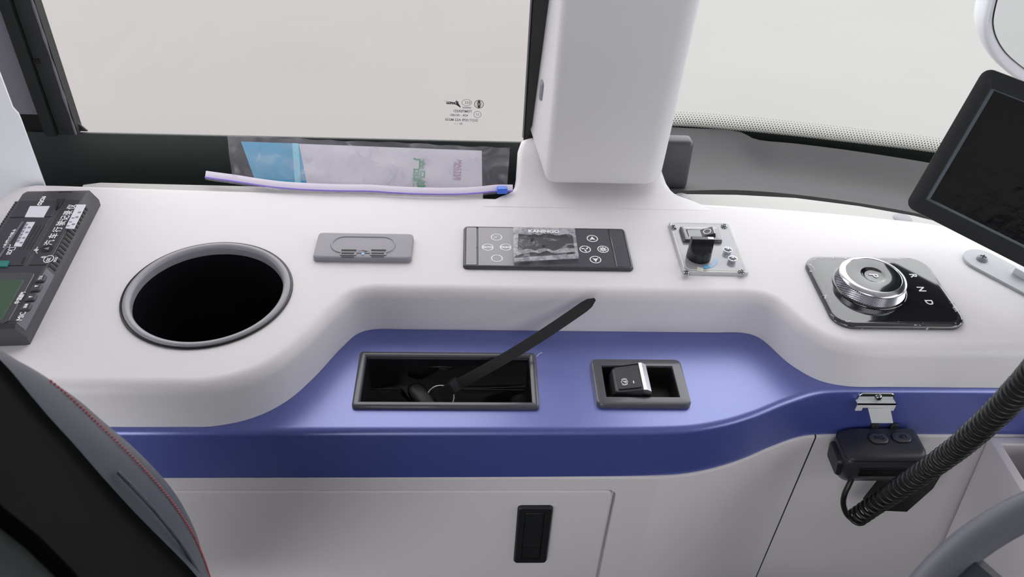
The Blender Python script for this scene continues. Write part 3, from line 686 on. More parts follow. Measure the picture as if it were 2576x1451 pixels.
p = at(2197, 693, 0.0224); text('gear_lettering', 'P', 0.0145, 'print_white', knob, T(p.x, p.y, 0.0226, rz=-PI/2), bold=0.0004)
gtxt('R', 2297, 693, 0.0063, 0.0125); gtxt('N', 2317, 727, 0.0063, 0.0125); gtxt('D', 2337, 760, 0.0063, 0.0125)

# --- driving recorder
rd = thing('driving_recorder', 'flat black driving recorder with white labels lying on the console left end', 'recorder', (-0.505, 0.765, 0))
RA = math.radians(4.6)
# local frame: x across (right edge at 0), y along (0 at near end)
o0 = at(75, 868, 0.0); far = at(246, 530, 0.0)
ax = (Vector((far.x, far.y, 0))-Vector((o0.x, o0.y, 0))); RL = ax.length+0.017; RA = math.atan2(-ax.x, ax.y)
RW = 0.087
rmx = Matrix.Translation((o0.x, o0.y, 0)) @ Matrix.Rotation(RA, 4, 'Z')
rinv = rmx.inverted()
RZ = 0.0265
def rl_(px, py, z=RZ): return rinv @ at(px, py, z)          # point on the recorder's top face in its own frame
prf = [(-RW, 0.0), (0.0, 0.0), (0.0, 0.0125), (-0.0078, RZ), (-RW+0.004, RZ), (-RW, RZ-0.006)]
nose = 0.0175
rg = []
for y, s_, dz in ((-0.000, 1, -0.0095), (0.0012, 1, -0.004), (0.0060, 1, 0.0), (RL-0.016, 1, 0.0), (RL-0.004, 1, -0.004), (RL, 1, -0.010)):
    ins = 0.004 if y in (-0.0, RL) else 0.0
    rg.append([(x-(ins if x > -0.01 else 0), y, max(0, z+dz) if z > 0.002 else 0) for x, z in prf])
e = MB(); e.rings(rg, cap0=True, cap1=True, mx=rmx)
body = obj('body', e, 'recorder_body', rd, 25)
def rbox(name, pts, m, h=0.0004, parent=rd, z=RZ, sm=0, lab=None):
    """thin raised patch over px outline pts on the top face"""
    L = [rl_(px, py, z) for px, py in pts]; e = MB(); e.rings([[(p.x, p.y, z-0.0002) for p in L], [(p.x, p.y, z+h) for p in L]], cap1=True, mx=rmx)
    if (L[1]-L[0]).cross(L[2]-L[0]).z < 0: e.f = [tuple(reversed(f)) for f in e.f]
    return obj(name, e, m, parent, sm, lab)
def rpatch(name, x0, x1, y0, y1, m, h=0.0004, r=0.0006, z=RZ, lab=None):
    e = MB(); e.rr(x1-x0, y1-y0, r, [(0, z-0.0002), (0, z+h*0.6), (min(0.0004, h), z+h)], mx=rmx @ T((x0+x1)/2, (y0+y1)/2, 0), seg=3); return obj(name, e, m, rd, 30, lab)
yj = rl_(110, 668).y                 # joint between card cover and display half
yf = rl_(170, 505).y+0.002           # far joint
xs = rl_(75, 650).x                  # line between the two covers
rpatch('cover', xs+0.003, -0.0088, yj+0.001, yf-0.001, 'recorder_face', 0.0007, lab='dark cover lettered in white characters')
rpatch('card_cover', -RW+0.006, xs-0.0025, yj+0.001, rl_(60, 548).y-0.001, 'recorder_face', 0.0007)
rpatch('upper_cover', -RW+0.006, xs-0.0025, rl_(60, 548).y+0.001, yf-0.001, 'recorder_face', 0.0007)
rpatch('display_cover', -RW+0.006, -0.0088, 0.008, yj-0.001, 'recorder_face', 0.0006)
# comb of vent slots on the sloping edge
for k in range(17):
    u = k/16; y = yj+0.004+(yf-yj-0.012)*u
    e = MB(); mxv = rmx @ T(-0.0040, y, 0.0196, ry=math.radians(60.9))
    e.box(-0.0052, 0.0038, -0.0020, 0.0016, -0.0005, 0.0007, mx=mxv); e.box(-0.0062, -0.0050, -0.0042, 0.0016, -0.0005, 0.00065, mx=mxv)
    obj('vent_slot', e, 'void_black', rd, 0)
e = MB(); e.box(-0.0070, 0.0050, 0, yj-0.010, -0.0002, 0.0004, mx=rmx @ T(-0.0040, 0.006, 0.0196, ry=math.radians(60.9))); obj('edge_strip', e, 'recorder_edge', rd, 0, label='lighter bevelled edge strip')
e = MB()
for k in range(int((RL-0.030-yj)/0.0050)): e.box(-RW-0.0006, -RW+0.004, yj+0.006+k*0.0050, yj+0.009+k*0.0050, 0.012, RZ-0.0015, mx=rmx)
obj('edge_ribs', e, 'recorder_body', rd, 0, kind='stuff')
e = MB(); p = rl_(157, 492); e.box(p.x-0.008, p.x+0.008, RL-0.0135, RL-0.0105, RZ-0.003, RZ-0.0008, mx=rmx); obj('cable_slot', e, 'void_black', rd, 0)
rbox('hinge_slot', ((143, 501), (152, 501), (145, 527), (139, 527)), 'void_black', 0.0009)
rbox('hinge_slot', ((154, 501), (164, 501), (152, 521), (142, 527)), 'void_black', 0.0009)
rbox('hinge_slot', ((60, 648), (66, 648), (60, 664), (53, 664)), 'void_black', 0.0009)
# labels
rbox('sticker', ((76, 520), (126, 520), (110, 548), (63, 547)), 'sticker_white', 0.0011, lab='plain square white sticker')
rbox('sticker', ((68, 560), (89, 560), (54, 622), (35, 621)), 'sticker_white', 0.0011, lab='narrow white sticker with small print')
rbox('sticker', ((194, 516), (216, 516), (186, 576), (165, 575)), 'sticker_white', 0.0011, lab='long white sticker beside the vent slots')
UPR = RA+PI/2
def rtxt(s, px, py, size, m='print_white', name='lettering', bold=0.00012, z=RZ+0.0009, sp=None, skew=0):
    L = rl_(px, py, z); return text(name, s, size, m, rd, rmx @ T(L.x, L.y, z, rz=PI/2+skew), bold=bold)
for s_, px, py in zip('汽车行驶记录仪', (130, 141, 151, 160, 169, 177, 186), (609, 592, 576, 560, 547, 534, 519)):
    rtxt(s_, px-5, py+1, 0.0108, bold=0.00008)
rtxt('SD', 24, 635, 0.0068); rtxt('MIC', 54, 795, 0.0080)
rtxt('卡槽2次插卡', 28, 597, 0.0062)
rtxt('CQC16', 105, 505, 0.0062, bold=0.0004)
rtxt('CCCS', 140, 653, 0.0034)
for s_, px, py in zip('中国重汽', (44, 50, 54, 58), (760, 751, 745, 738)): rtxt(s_, px, py, 0.0056, z=RZ+0.0014)
for k, (px, py) in enumerate(((47, 606), (51, 598), (55, 590), (59, 582), (64, 573), (68, 565))): rtxt('IIII', px-2, py, 0.0050, 'print_grey', 'fine_print', z=RZ+0.0012)
for px, py in ((52, 612), (58, 600), (66, 586), (72, 574)): rtxt('III', px+2, py-2, 0.0042, 'print_grey', 'fine_print', z=RZ+0.0012)
for px, py in ((172, 568), (178, 558), (184, 548)): rtxt('II', px, py, 0.0046, 'print_grey', 'fine_print', z=RZ+0.0012)
for px, py in ((187, 564), (196, 546), (202, 534)): rtxt('III', px-2, py, 0.0046, 'print_grey', 'fine_print', z=RZ+0.0012)
# lock knob, lock symbols, approval mark
L = rl_(118, 627); e = MB(); e.lathe([(0.0062, RZ+0.0006), (0.0062, RZ+0.0012), (0.0054, RZ+0.0012), (0.0052, RZ+0.0008), (0.0001, RZ+0.0008)], 32, mx=rmx @ T(L.x, L.y, 0)); lk = obj('lock_knob', e, 'void_black', rd, 30)
e = MB().add([(L.x+x, L.y+y, RZ+0.0013) for x, y in ((-0.003, 0.0), (0.0025, -0.003), (0.0025, 0.003))], [(0, 1, 2)], rmx); obj('lock_arrow', e, 'print_grey', lk, 0)
e = MB(); L2 = rl_(123, 653); ccm = rmx @ T(L2.x, L2.y, RZ+0.0008, rz=PI/2) @ Matrix.Diagonal((1.25, 1, 1, 1))
e.annulus(0.0047, 0.0054, 0.0003, 32, ccm)
for k in (-1, 0, 1): e.annulus(0.0013, 0.0019, 0.0003, 12, ccm @ T(0.0018*k), a0=PI/2, a1=1.5*PI)
L3 = rl_(104, 640); e.tube([rmx @ Vector((L.x-0.0095+dx, L.y+dy, RZ+0.0009)) for dx, dy in ((0.002, -0.0085), (-0.0005, -0.005), (-0.0018, 0.0), (-0.0015, 0.004))], 0.0004, 5)
for px, py in ((93, 630), (111, 648)):
    L4 = rl_(px, py); mm_ = rmx @ T(L4.x, L4.y, RZ+0.0007, rz=PI/2); e.rr(0.0034, 0.003, 0.0004, [(0, 0), (0, 0.0003), (0.0007, 0.0003), (0.0007, 0)], mx=mm_, cap0=False, cap1=False, seg=2); e.annulus(0.0009, 0.0014, 0.0003, 12, mm_ @ T(y=0.0018), a0=0, a1=PI)
obj('lock_symbols', e, 'print_white', rd, 0)
e = MB()
for px, py in ((18, 620), (31, 627)):
    L4 = rl_(px, py); mm_ = rmx @ T(L4.x, L4.y, RZ+0.0007); e.rr(0.007, 0.0058, 0.0006, [(0, 0), (0, 0.0003), (0.0006, 0.0003), (0.0006, 0)], mx=mm_, cap0=False, cap1=False, seg=2)
obj('card_symbols', e, 'print_white', rd, 0)
e = MB()
for i in range(4):
    for j in range(12):
        L4 = rl_(92, 578)
        e.box(-0.0006, 0.0006, -0.0012, 0.0012, RZ+0.0006, RZ+0.0009, mx=rmx @ T(L4.x-0.006+i*0.0042, L4.y+0.006-j*0.0040, 0))
obj('speaker_holes', e, 'void_black', rd, 0, kind='stuff')
# card slot line
e = MB(); a_ = rl_(58, 560); b_ = rl_(4, 662); e.tube([rmx @ Vector((a_.x, a_.y, RZ+0.0012)), rmx @ Vector((a_.x-0.002, b_.y, RZ+0.0012))], 0.0012, 6); obj('slot_ridge', e, 'recorder_edge', rd)
# display: window glass, lcd, film tab
yy0, yy1 = rl_(10, 815).y, rl_(80, 686).y; xx1 = rl_(88, 690).x
rpatch('display_glass', -RW+0.008, xx1, yy0, yy1, 'gloss_black', 0.0010, 0.0062, lab='dark display window with clear film')
rpatch('lcd', -RW+0.010, rl_(62, 705).x, rl_(10, 808).y, rl_(50, 706).y, 'lcd_green', 0.0013, 0.001, lab='green liquid crystal display')
rbox('teal_tab', ((-20, 659), (26, 659), (19, 673), (-20, 673)), 'teal_tab', 0.0020, lab='teal pull tab of the display film')
for (px, py), s_ in (((103, 699), '确认'), ((92, 722), 'v'), ((79, 746), '^'), ((66, 770), '菜单')):
    L4 = rl_(px, py, RZ+0.003); bm_ = rmx @ T(L4.x, L4.y, 0)
    e = MB(); e.rr(0.0092, 0.0118, 0.0024, [(0, RZ), (0, RZ+0.0026), (0.0008, RZ+0.0034), (0.0018, RZ+0.0035)], mx=bm_, seg=4); bt = obj('button', e, 'recorder_body', rd)
    if s_ in 'v^':
        d = 1 if s_ == 'v' else -1
        e = MB().add([Vector((x, y, RZ+0.0037)) for x, y in ((-0.002, 0.0025*d), (-0.002, -0.0005*d), (0.0022, 0.001*d))], [(0, 1, 2) if d > 0 else (0, 2, 1)], bm_); obj('button_mark', e, 'print_white', bt, 0)
    else: text('button_mark', s_, 0.0036, 'print_white', bt, bm_ @ T(0, 0, RZ+0.0036, rz=PI/2), bold=0.0001)
L4 = rl_(47, 809); obj('microphone_hole', MB().disc(0.0008, RZ+0.0008, 12, rmx @ T(L4.x, L4.y, 0)), 'void_black', rd, 0)

# --- zip bag and booklet behind the console
BZ0, BZ1 = Vector((0, 0.9600, 0.0060)), Vector((0, 1.0260, 0.0440))
bn = (BZ1-BZ0).cross(Vector((1, 0, 0))).normalized()
if bn.z < 0: bn = -bn
bag = thing('zip_bag', 'clear plastic document bag with a lilac zip and blue slider leaning below the side window', 'bag', (-0.15, 0.965, 0.0))
BK = [(606, 356), (1212, 379), (1213, 476), (645, 462)]
bk = thing('booklet', 'white and blue printed booklet inside the clear zip bag', 'booklet', (-0.14, 0.99, 0.01))
bo = BZ0-bn*0.0012
K = [atp(px, py, bo, bn) for px, py in BK]
e = MB(); e.rings([[tuple(p-bn*0.0025) for p in K], [tuple(p) for p in K]], cap0=True, cap1=True); e.f = [tuple(reversed(f)) for f in e.f]
obj('cover', e, 'paper_white', bk, 0)
def bpatch(name, pts, m, off, par=bk):
    P_ = [atp(px, py, bo, bn)+bn*off for px, py in pts]; e = MB().add([tuple(p) for p in P_], [tuple(range(len(P_)))])
    n_ = (P_[1]-P_[0]).cross(P_[2]-P_[0])
    if n_.dot(bn) < 0: e.f = [tuple(reversed(f)) for f in e.f]
    return obj(name, e, m, par, 0)
bpatch('blue_band', ((606, 356), (752, 361), (772, 462), (645, 462)), 'paper_blue', 0.0002)
bpatch('pale_stripe', ((735, 360), (751, 361), (757, 462), (742, 462)), 'paper_pale_blue', 0.0004)
xa = (K[1]-K[0]).normalized(); yb = bn.cross(xa)
def bmx(px, py, off, rz):
    p = atp(px, py, bo, bn)+bn*off; m = Matrix((xa, yb, bn)).transposed().to_4x4(); return Matrix.Translation(p) @ m @ Matrix.Rotation(rz, 4, 'Z')
for s_, px, py in zip('产品使', (1052, 1052, 1052), (412, 438, 463)): text('cover_lettering', s_, 0.0190, 'print_green', bk, bmx(px, py, 0.0003, -PI/2), bold=0.0004, squash=0.95)
text('cover_lettering', 'MASTER', 0.0090, 'print_pink', bk, bmx(1154, 428, 0.0003, -PI/2))
text('cover_lettering', 'PRODUCT', 0.0060, 'print_pink', bk, bmx(1143, 430, 0.0003, -PI/2))
# film
BC = [(572, 342), (1283, 373), (1275, 478), (585, 448)]
Cn = [atp(px, py, BZ0, bn) for px, py in BC]; NU, NV = 60, 14; rows = []
for j in range(NV+1):
    v = j/NV; row = []
    for i in range(NU+1):
        u = i/NU; p = Cn[0].lerp(Cn[1], u).lerp(Cn[3].lerp(Cn[2], u), v)
        row.append(tuple(p+bn*(0.0016+0.0012*math.sin(31*u+4*v)*math.sin(PI*v)+0.0014*math.sin(57*u)*(1-v)**4+0.001*math.sin(13*u-9*v))))
    rows.append(row)
e = MB(); e.rings(rows, closed=False); obj('film', e, 'bag_film', bag, 60, label='crinkled clear plastic film')
zc = [(517, 439), (545, 443), (590, 449), (640, 457), (700, 465), (770, 470), (850, 473), (930, 474), (990, 478), (1060, 481), (1130, 482), (1200, 479), (1250, 474), (1290, 474)]
zz = spline([tuple(at(px, py-2, 0.0085)) for px, py in zc], 5)
rows = []
for x, y, z in zz: rows.append([(x, y-0.0042, z-0.0026), (x, y-0.0022, z-0.0016), (x, y-0.0012, z-0.0004), (x, y+0.0045, z+0.0020), (x, y+0.0050, z+0.0012), (x, y-0.001, z-0.0020)])
e = MB(); e.rings(rows, cap0=True, cap1=True); obj('zip_strip', e, 'zip_lilac', bag, 30, label='lilac zip strip along the opening')
e = MB(); e.tube([(x, y-0.0046, z-0.0026) for x, y, z in zz], 0.0011, 6); obj('zip_ridge', e, 'zip_violet', bag, 60)
p = at(1263, 475, 0.008); e = MB(); e.rr(0.014, 0.0095, 0.002, [(0, 0.0035), (0, 0.010), (0.001, 0.011)], mx=T(p.x, p.y-0.001, 0, rz=0.06)); obj('zip_slider', e, 'slider_blue', bag)
skirt = [[(x, y-0.004, max(0.0006, z-0.0040)) for x, y, z in zz[4:]], [(x, y-0.0065, 0.0006) for x, y, z in zz[4:]]]
e = MB(); e.rings([[(x, y-0.003, z-0.002) for x, y, z in zz], [(x, y-0.0052, max(0.0012, z-0.0065)) for x, y, z in zz]], closed=False); obj('film_hem', e, 'bag_film', bag, 60)

# --- key tray, strap, key
kt = thing('key_tray', 'shallow black rectangular tray with a grey rim set in the blue shelf', 'tray', (TR[0], TR[1], -0.06))
e = MB(); e.rr(TW, TH, 0.0045, [(0, -0.0602), (0, -0.0570), (0.0008, -0.0556), (0.0022, -0.0550), (0.0060, -0.0550), (0.0078, -0.0562), (0.0085, -0.0600)], mx=T(TR[0], TR[1], 0), cap0=False, cap1=False, seg=5); obj('rim', e, 'frame_plastic', kt)
e = MB(); e.rr(TW-0.016, TH-0.016, 0.002, [(0, -0.058), (0.0005, -0.105), (0.003, -0.110), (0.006, -0.111)], mx=T(TR[0], TR[1], 0), cap0=False, cap1=True, seg=3); e.f = e.f; obj('tray_well', e, 'gloss_black', kt)
ks = thing('key_strap', 'black strap with metal ring and key standing out of the tray', 'key strap', (-0.02, 0.64, -0.10))
A = at(1142, 972, -0.078); Bp = Vector(aty(1497, 752, 0.722))
sd = (Bp-A).normalized(); side = sd.cross(Vector((0.15, -0.75, 0.64))).normalized(); nr = side.cross(sd)
n_ = 26; rows = []
L_ = (Bp-A).length
for k in range(n_+1):
    u = k/n_; p = A+(Bp-A)*u+Vector((0, 0, -1))*0.006*math.sin(PI*u); hw = 0.0064
    if u > 0.93: hw *= max(0.25, 1-((u-0.93)/0.07)**2*0.75)
    rows.append([tuple(p+side*hw+nr*0.0006), tuple(p-side*hw+nr*0.0006), tuple(p-side*hw-nr*0.0006), tuple(p+side*hw-nr*0.0006)])
e = MB(); e.rings(rows, cap0=True, cap1=True); obj('strap', e, 'black_plastic', ks, 25)
kk = A-sd*0.026; e = MB(); rows = []
for k in range(7):
    u = k/6; p = kk+(A-kk)*u; rows.append([tuple(p+side*0.0070+nr*0.001), tuple(p-side*0.0070+nr*0.001), tuple(p-side*0.0070-nr*0.001), tuple(p+side*0.0070-nr*0.001)])
e.rings(rows, cap0=True, cap1=True); obj('strap_end', e, 'deep_black', ks, 25)
mk = Matrix((side, sd, nr)).transposed().to_4x4(); mk.translation = A+sd*0.002
e = MB(); e.rr(0.0165, 0.0115, 0.001, [(0, -0.0018), (0, 0.0018), (0.0014, 0.0018), (0.0014, -0.0018)], mx=mk, cap0=False, cap1=False, loop=True, seg=2); obj('keeper', e, 'black_plastic', ks, 25)
e = MB(); e.rr(0.0138, 0.0088, 0.0008, [(0, -0.0012), (0, 0.0013)], mx=mk, seg=2); obj('keeper_fill', e, 'charcoal_plastic', ks, 25)
rc_ = at(1108, 1000, -0.094); e = MB()
rr0 = 0.0155; ringp = [rc_+Vector((rr0*math.cos(a), rr0*0.72*math.sin(a), rr0*0.55*math.sin(a))) for a in [2*PI*k/40 for k in range(41)]]
e.tube(ringp, 0.0011, 8, caps=False); obj('split_ring', e, 'chrome', ks, 60)
kf = at(1062, 1000, -0.098)
e = MB(); e.rr(0.021, 0.046, 0.0095, [(0.003, -0.005), (0, -0.003), (0, 0.003), (0.0015, 0.0052), (0.005, 0.0064)], mx=Matrix.Translation((kf.x+0.001, kf.y-0.004, -0.0955)) @ Matrix.Rotation(0.62, 4, 'Z') @ Matrix.Rotation(0.12, 4, 'X'), seg=6); obj('key_head', e, 'black_plastic', ks, 45)
e = MB(); e.rr(0.008, 0.046, 0.001, [(0, -0.001), (0, 0.001)], mx=Matrix.Translation((kf.x-0.024, kf.y+0.026, -0.1060)) @ Matrix.Rotation(0.62, 4, 'Z')); obj('key_blade', e, 'screw_metal', ks)
p = at(1352, 893, -0.0585); p2 = at(1364, 889, -0.0585)
e = MB(); e.tube(spline([(p.x-0.001, p.y-0.002, -0.0590), (p.x+0.002, p.y+0.001, -0.0575), (p2.x-0.002, p2.y-0.0005, -0.0572), (p2.x, p2.y+0.001, -0.0580)], 5), 0.00035, 5)
obj('lint_thread', e, 'print_white', None, 60, 'tiny white lint thread at the right rear corner of the tray', 'thread')

# --- parking brake switch
pb = thing('parking_brake_switch', 'grey framed parking brake switch with chrome lip set in the blue shelf', 'switch', (BR[0], BR[1], -0.06))
e = MB(); e.rr(BW, BH, 0.0075, [(0, -0.0602), (0, -0.0560), (0.0008, -0.0545), (0.0022, -0.0540), (0.0115, -0.0540), (0.0122, -0.0550), (0.0124, -0.0600)], mx=T(BR[0], BR[1], 0), cap0=False, cap1=False, seg=6); obj('frame', e, 'frame_plastic', pb)
e = MB(); e.rr(BW-0.0248, BH-0.0248, 0.006, [(0, -0.0560), (0.0005, -0.075), (0.003, -0.079)], mx=T(BR[0], BR[1], 0), cap0=False, seg=4); obj('recess', e, 'void_black', pb)
l0 = at(1541, 965, -0.052); l1 = at(1616, 965, -0.047); l2 = at(1636, 965, -0.047)
LY = BR[1]; LWd = 0.0210
pf = [(l0.x, -0.074, 0.006), (l0.x, -0.0600, 0.005), (l0.x+0.0025, -0.0520, 0.003), (l0.x+0.006, -0.0500, 0.0012), (l1.x-0.004, -0.0462, 0.0), (l1.x, -0.0460, 0.0), (l1.x, -0.074, 0.0)]
e = MB(); e.rings([[(x, LY-LWd+i_+0.0008, z) for x, z, i_ in pf], [(x, LY-LWd+i_, z-0.0012) for x, z, i_ in pf], [(x, LY+LWd-i_, z-0.0012) for x, z, i_ in pf], [(x, LY+LWd-i_-0.0008, z) for x, z, i_ in pf]], cap0=True, cap1=True, loop=False)
e.f = [tuple(reversed(f)) for f in e.f]
obj('lever', e, 'charcoal_plastic', pb, 20)
e = MB(); pf = [(l0.x+0.0055, -0.0498), (l1.x-0.002, -0.0458), (l1.x-0.002, -0.0470), (l0.x+0.0055, -0.0512)]
e.rings([[(x, LY-LWd*0.80, z+0.0002) for x, z in pf], [(x, LY+LWd*0.80, z+0.0002) for x, z in pf]], cap0=True, cap1=True); obj('lever_pad', e, 'charcoal_plastic', pb, 20)
pf = [(l1.x, -0.0456), (l1.x+0.0035, -0.0455), (l2.x, -0.0485), (l2.x+0.0002, -0.0590), (l1.x, -0.0590)]
e = MB(); e.rings([[(x, LY-LWd-0.0002, z) for x, z in pf], [(x, LY+LWd+0.0002, z) for x, z in pf]], cap0=True, cap1=True); e.f = [tuple(reversed(f)) for f in e.f]; obj('chrome_lip', e, 'satin_chrome', pb, 20, label='bright chrome lip of the lever')
pm_ = at(1571, 961, -0.0478); sl_ = math.atan2(0.004, (l1.x-l0.x)-0.0075)
pmx = T(pm_.x, pm_.y, -0.0474, ry=-sl_, rz=0)
text('brake_symbol', 'P', 0.0058, 'print_white', pb, pmx @ T(rz=-PI/2), bold=0.0002)
e = MB(); e.annulus(0.0032, 0.0038, 0.0002, 28, pmx)
for a in (0, PI): e.annulus(0.0046, 0.0052, 0.0002, 10, pmx, a0=a+PI/2-0.7, a1=a+PI/2+0.7)
obj('brake_ring', e, 'print_white', pb, 0)
p = at(1594, 961, -0.046); e = MB(); e.rr(0.0012, 0.0040, 0.0005, [(0, 0), (0, 0.0003)], mx=T(p.x, p.y, -0.0461, ry=-sl_)); obj('indicator_led', e, 'print_white', pb, 0)

# --- monitor
mn = thing('monitor', 'large black monitor with a dark screen standing at the right end of the console', 'monitor', (0.66, 0.80, 0))
B0 = at(2274, 518, 0.055); dB = at(2576, 672, 0.055)-B0; dB.z = 0; dB.normalize()
nh = Vector((dB.y, -dB.x, 0))
if nh.y > 0: nh = -nh
best = None
for hi in range(100, 330, 2):
    for ti in range(-5, 60):
        t = math.radians(ti); v = Vector((0, 0, 1))*math.cos(t)-nh*math.sin(t); P_ = B0+v*(hi/1000)-CAM
        z_ = P_.dot(FW); px = 1288+F*P_.dot(RI)/z_; py = 725.5-F*P_.dot(UPV)/z_
        d_ = (px-2476)**2+(py-168)**2
        if best is None or d_ < best[0]: best = (d_, hi/1000, t)
MH, MT = best[1], best[2]
vv = Vector((0, 0, 1))*math.cos(MT)-nh*math.sin(MT); fn = dB.cross(vv).normalized()
if fn.dot(nh) < 0: fn = -fn
MWd = MH*1.62
# frame: columns dB (right), vv (up), fn (towards the driver)
mmx = Matrix((dB, vv, dB.cross(vv))).transposed().to_4x4(); mmx.translation = B0+dB*MWd/2+vv*MH/2
sg = 1 if dB.cross(vv).dot(nh) > 0 else -1
print('monitor', MH, math.degrees(MT), best[0], sg)
bzl = MH*0.105
e = MB(); e.rr(MWd, MH, 0.012, [(0.004, -0.030), (0, -0.026), (0, -0.0015), (0.0005, -0.0004), (0.0014, 0), (bzl-0.001, -0.0005), (bzl, -0.0015)], mx=mmx, cap1=False, seg=6); obj('housing', e, 'monitor_black', mn, 35)
e = MB(); e.rr(MWd-2*bzl, MH-2*bzl, 0.0015, [(0, -0.0012), (0.0018, -0.0085)], mx=mmx, cap0=False, cap1=False, seg=3); obj('screen_bevel', e, 'lit_screen_lip', mn, 20, label='bevel round the screen, coloured pale as if lit')
e = MB(); e.rr(MWd-2*bzl-0.0034, MH-2*bzl-0.0034, 0.001, [(0, -0.0090), (0, -0.0084)], mx=mmx, seg=2); obj('screen', e, 'monitor_screen', mn, 0)
# foot
pl0 = at(2468, 652, 0.003); ang = math.atan2(dB.y, dB.x)
fx = T(pl0.x, pl0.y, 0, rz=ang)
e = MB(); e.rr(0.20, 0.046, 0.023, [(0, 0.0002), (0, 0.0028), (0.0005, 0.0034)], mx=fx @ T(0.100-0.021, 0.0, 0), seg=12); obj('foot_plate', e, 'steel_plate', mn)
screw(mn, 0, 0, 0, 0.0068, 'grey_plastic', 0.2, mx=fx @ T(0.001, 0.0, 0.0034))
e = MB(); e.rr(0.050, 0.030, 0.006, [(0, 0.0034), (0, 0.10)], mx=fx @ T(0.100, 0.014, 0), seg=4); obj('stand', e, 'monitor_black', mn)
wbp = at(2566, 680, 0.008)
e = MB(); e.rr(0.024, 0.016, 0.001, [(0, 0.0034), (0, 0.0115), (0.0008, 0.0122)], mx=T(wbp.x+0.006, wbp.y, 0, rz=0.55)); obj('cable_connector', e, 'white_plastic', mn)
e = MB(); e.rr(0.008, 0.012, 0.001, [(0, 0.0034), (0, 0.010)], mx=T(wbp.x+0.020, wbp.y-0.010, 0, rz=0.55)); obj('connector_pin', e, 'brass', mn)

# --- mirror outside, top right
mr = thing('side_mirror', 'white rimmed mirror outside the windscreen above the monitor', 'mirror', (1.15, 1.5, 0))
mo = spline([(0.962, 0.17), (0.9695, 0.085), (0.985, 0.028), (1.030, -0.026), (1.113, -0.0775), (1.25, -0.14), (1.34, -0.13), (1.38, -0.05), (1.38, 0.25), (1.33, 0.34), (1.22, 0.36), (1.05, 0.33), (0.985, 0.27)], 6, closed=True)
e = MB(); mm_ = T(0, 1.5, 0, rx=PI/2)
e.rings([[(x, y, z) for x, y in inset(mo, i_)] for i_, z in ((0.03, -0.09), (0.008, -0.06), (0.0, -0.03), (0.0, -0.008), (0.003, -0.002), (0.007, 0.0))], mx=mm_, cap0=True); obj('housing', e, 'white_plastic', mr, 50)
e = MB(); e.rings([[(x, y, z) for x, y in inset(mo, i_)] for i_, z in ((0.007, 0.0), (0.012, -0.003), (0.024, -0.018))], mx=mm_); obj('inner_bezel', e, 'grey_plastic', mr, 50, label='grey bevel round the mirror glass')
gi = inset(mo, 0.0235); e = MB().add([(x, y, -0.013) for x, y in gi], [tuple(range(len(gi)))], mm_); obj('mirror_glass', e, 'mirror_glass', mr, 0)

# ================================================================== RADIO MICROPHONE
hb = thing('microphone_bracket', 'small chrome hanger bracket screwed to the blue band', 'bracket', (0.476, 0.643, -0.07))
YB = 0.6432
e = MB(); e.rr(0.0430, 0.0150, 0.0055, [(0, 0), (0, 0.0014), (0.0004, 0.0018)], mx=T(0.4765, YB, -0.0715, rx=PI/2)); obj('back_plate', e, 'chrome', hb)
screw(hb, 0, 0, 0, 0.0042, 'screw_metal', 0.7, mx=T(0.4790, YB-0.0018, -0.0700, rx=PI/2))
fa, fb = aty(2156, 1011, 0.638), aty(2248, 1034, 0.634)
e = MB(); fx0, fx1, fz1, fz0 = fa.x, fb.x, fa.z, fb.z
for x0_, x1_, z0_, z1_ in ((fx0, fx1, fz1-0.0060, fz1), (fx0, fx0+0.0075, fz0, fz1-0.006), (fx1-0.0075, fx1, fz0, fz1-0.006)):
    e.box(x0_, x1_, 0.6345, 0.6360, z0_, z1_)
e.box(fx0, fx1, 0.6345, YB-0.001, fz1-0.0012, fz1)
obj('hanger_fork', e, 'glare_metal', hb, 0, label='U-shaped metal hanger fork, reflection painted into its pale colour')

mc = thing('hand_microphone', 'black hand microphone hanging from the chrome bracket with a coiled cord', 'microphone', (0.49, 0.622, -0.17))
def lprof(z, xa_, xb_, ya_, yb_, r): return [( (xa_+xb_)/2+x, (ya_+yb_)/2+y, z) for x, y in rrect(xb_-xa_, yb_-ya_, r, 6)]
rg = [lprof(-0.1880, 0.466, 0.514, 0.614, 0.634, 0.008), lprof(-0.1850, 0.457, 0.520, 0.610, 0.637, 0.010), lprof(-0.1700, 0.4500, 0.5340, 0.602, 0.640, 0.012), lprof(-0.1520, 0.4440, 0.5400, 0.596, 0.641, 0.013), lprof(-0.1380, 0.4420, 0.5420, 0.595, 0.641, 0.012), lprof(-0.1290, 0.4450, 0.5420, 0.5965, 0.641, 0.010), lprof(-0.1240, 0.4540, 0.5410, 0.600, 0.640, 0.008), lprof(-0.1220, 0.4640, 0.5390, 0.6025, 0.639, 0.006), lprof(-0.1214, 0.4690, 0.5360, 0.605, 0.637, 0.005)]
e = MB(); e.rings(rg, cap0=True, cap1=True); obj('body', e, 'mic_plastic', mc, 40)
e = MB(); e.rings([lprof(-0.1305, 0.4438, 0.5425, 0.5955, 0.6417, 0.010), lprof(-0.1298, 0.4440, 0.5425, 0.5957, 0.6417, 0.010)], cap0=True, cap1=True); obj('seam_line', e, 'deep_black', mc, 0)
e = MB()
for k in range(6):
    z = -0.1420-k*0.0034; sh_ = 0.0005+k*0.0009; y = 0.5957+max(0, k-2)*0.0008
    e.box(0.462+sh_, 0.535-sh_, y-0.0008, y+0.002, z-0.0009, z+0.0009)
obj('grille_ribs', e, 'deep_black', mc, 0, kind='stuff')
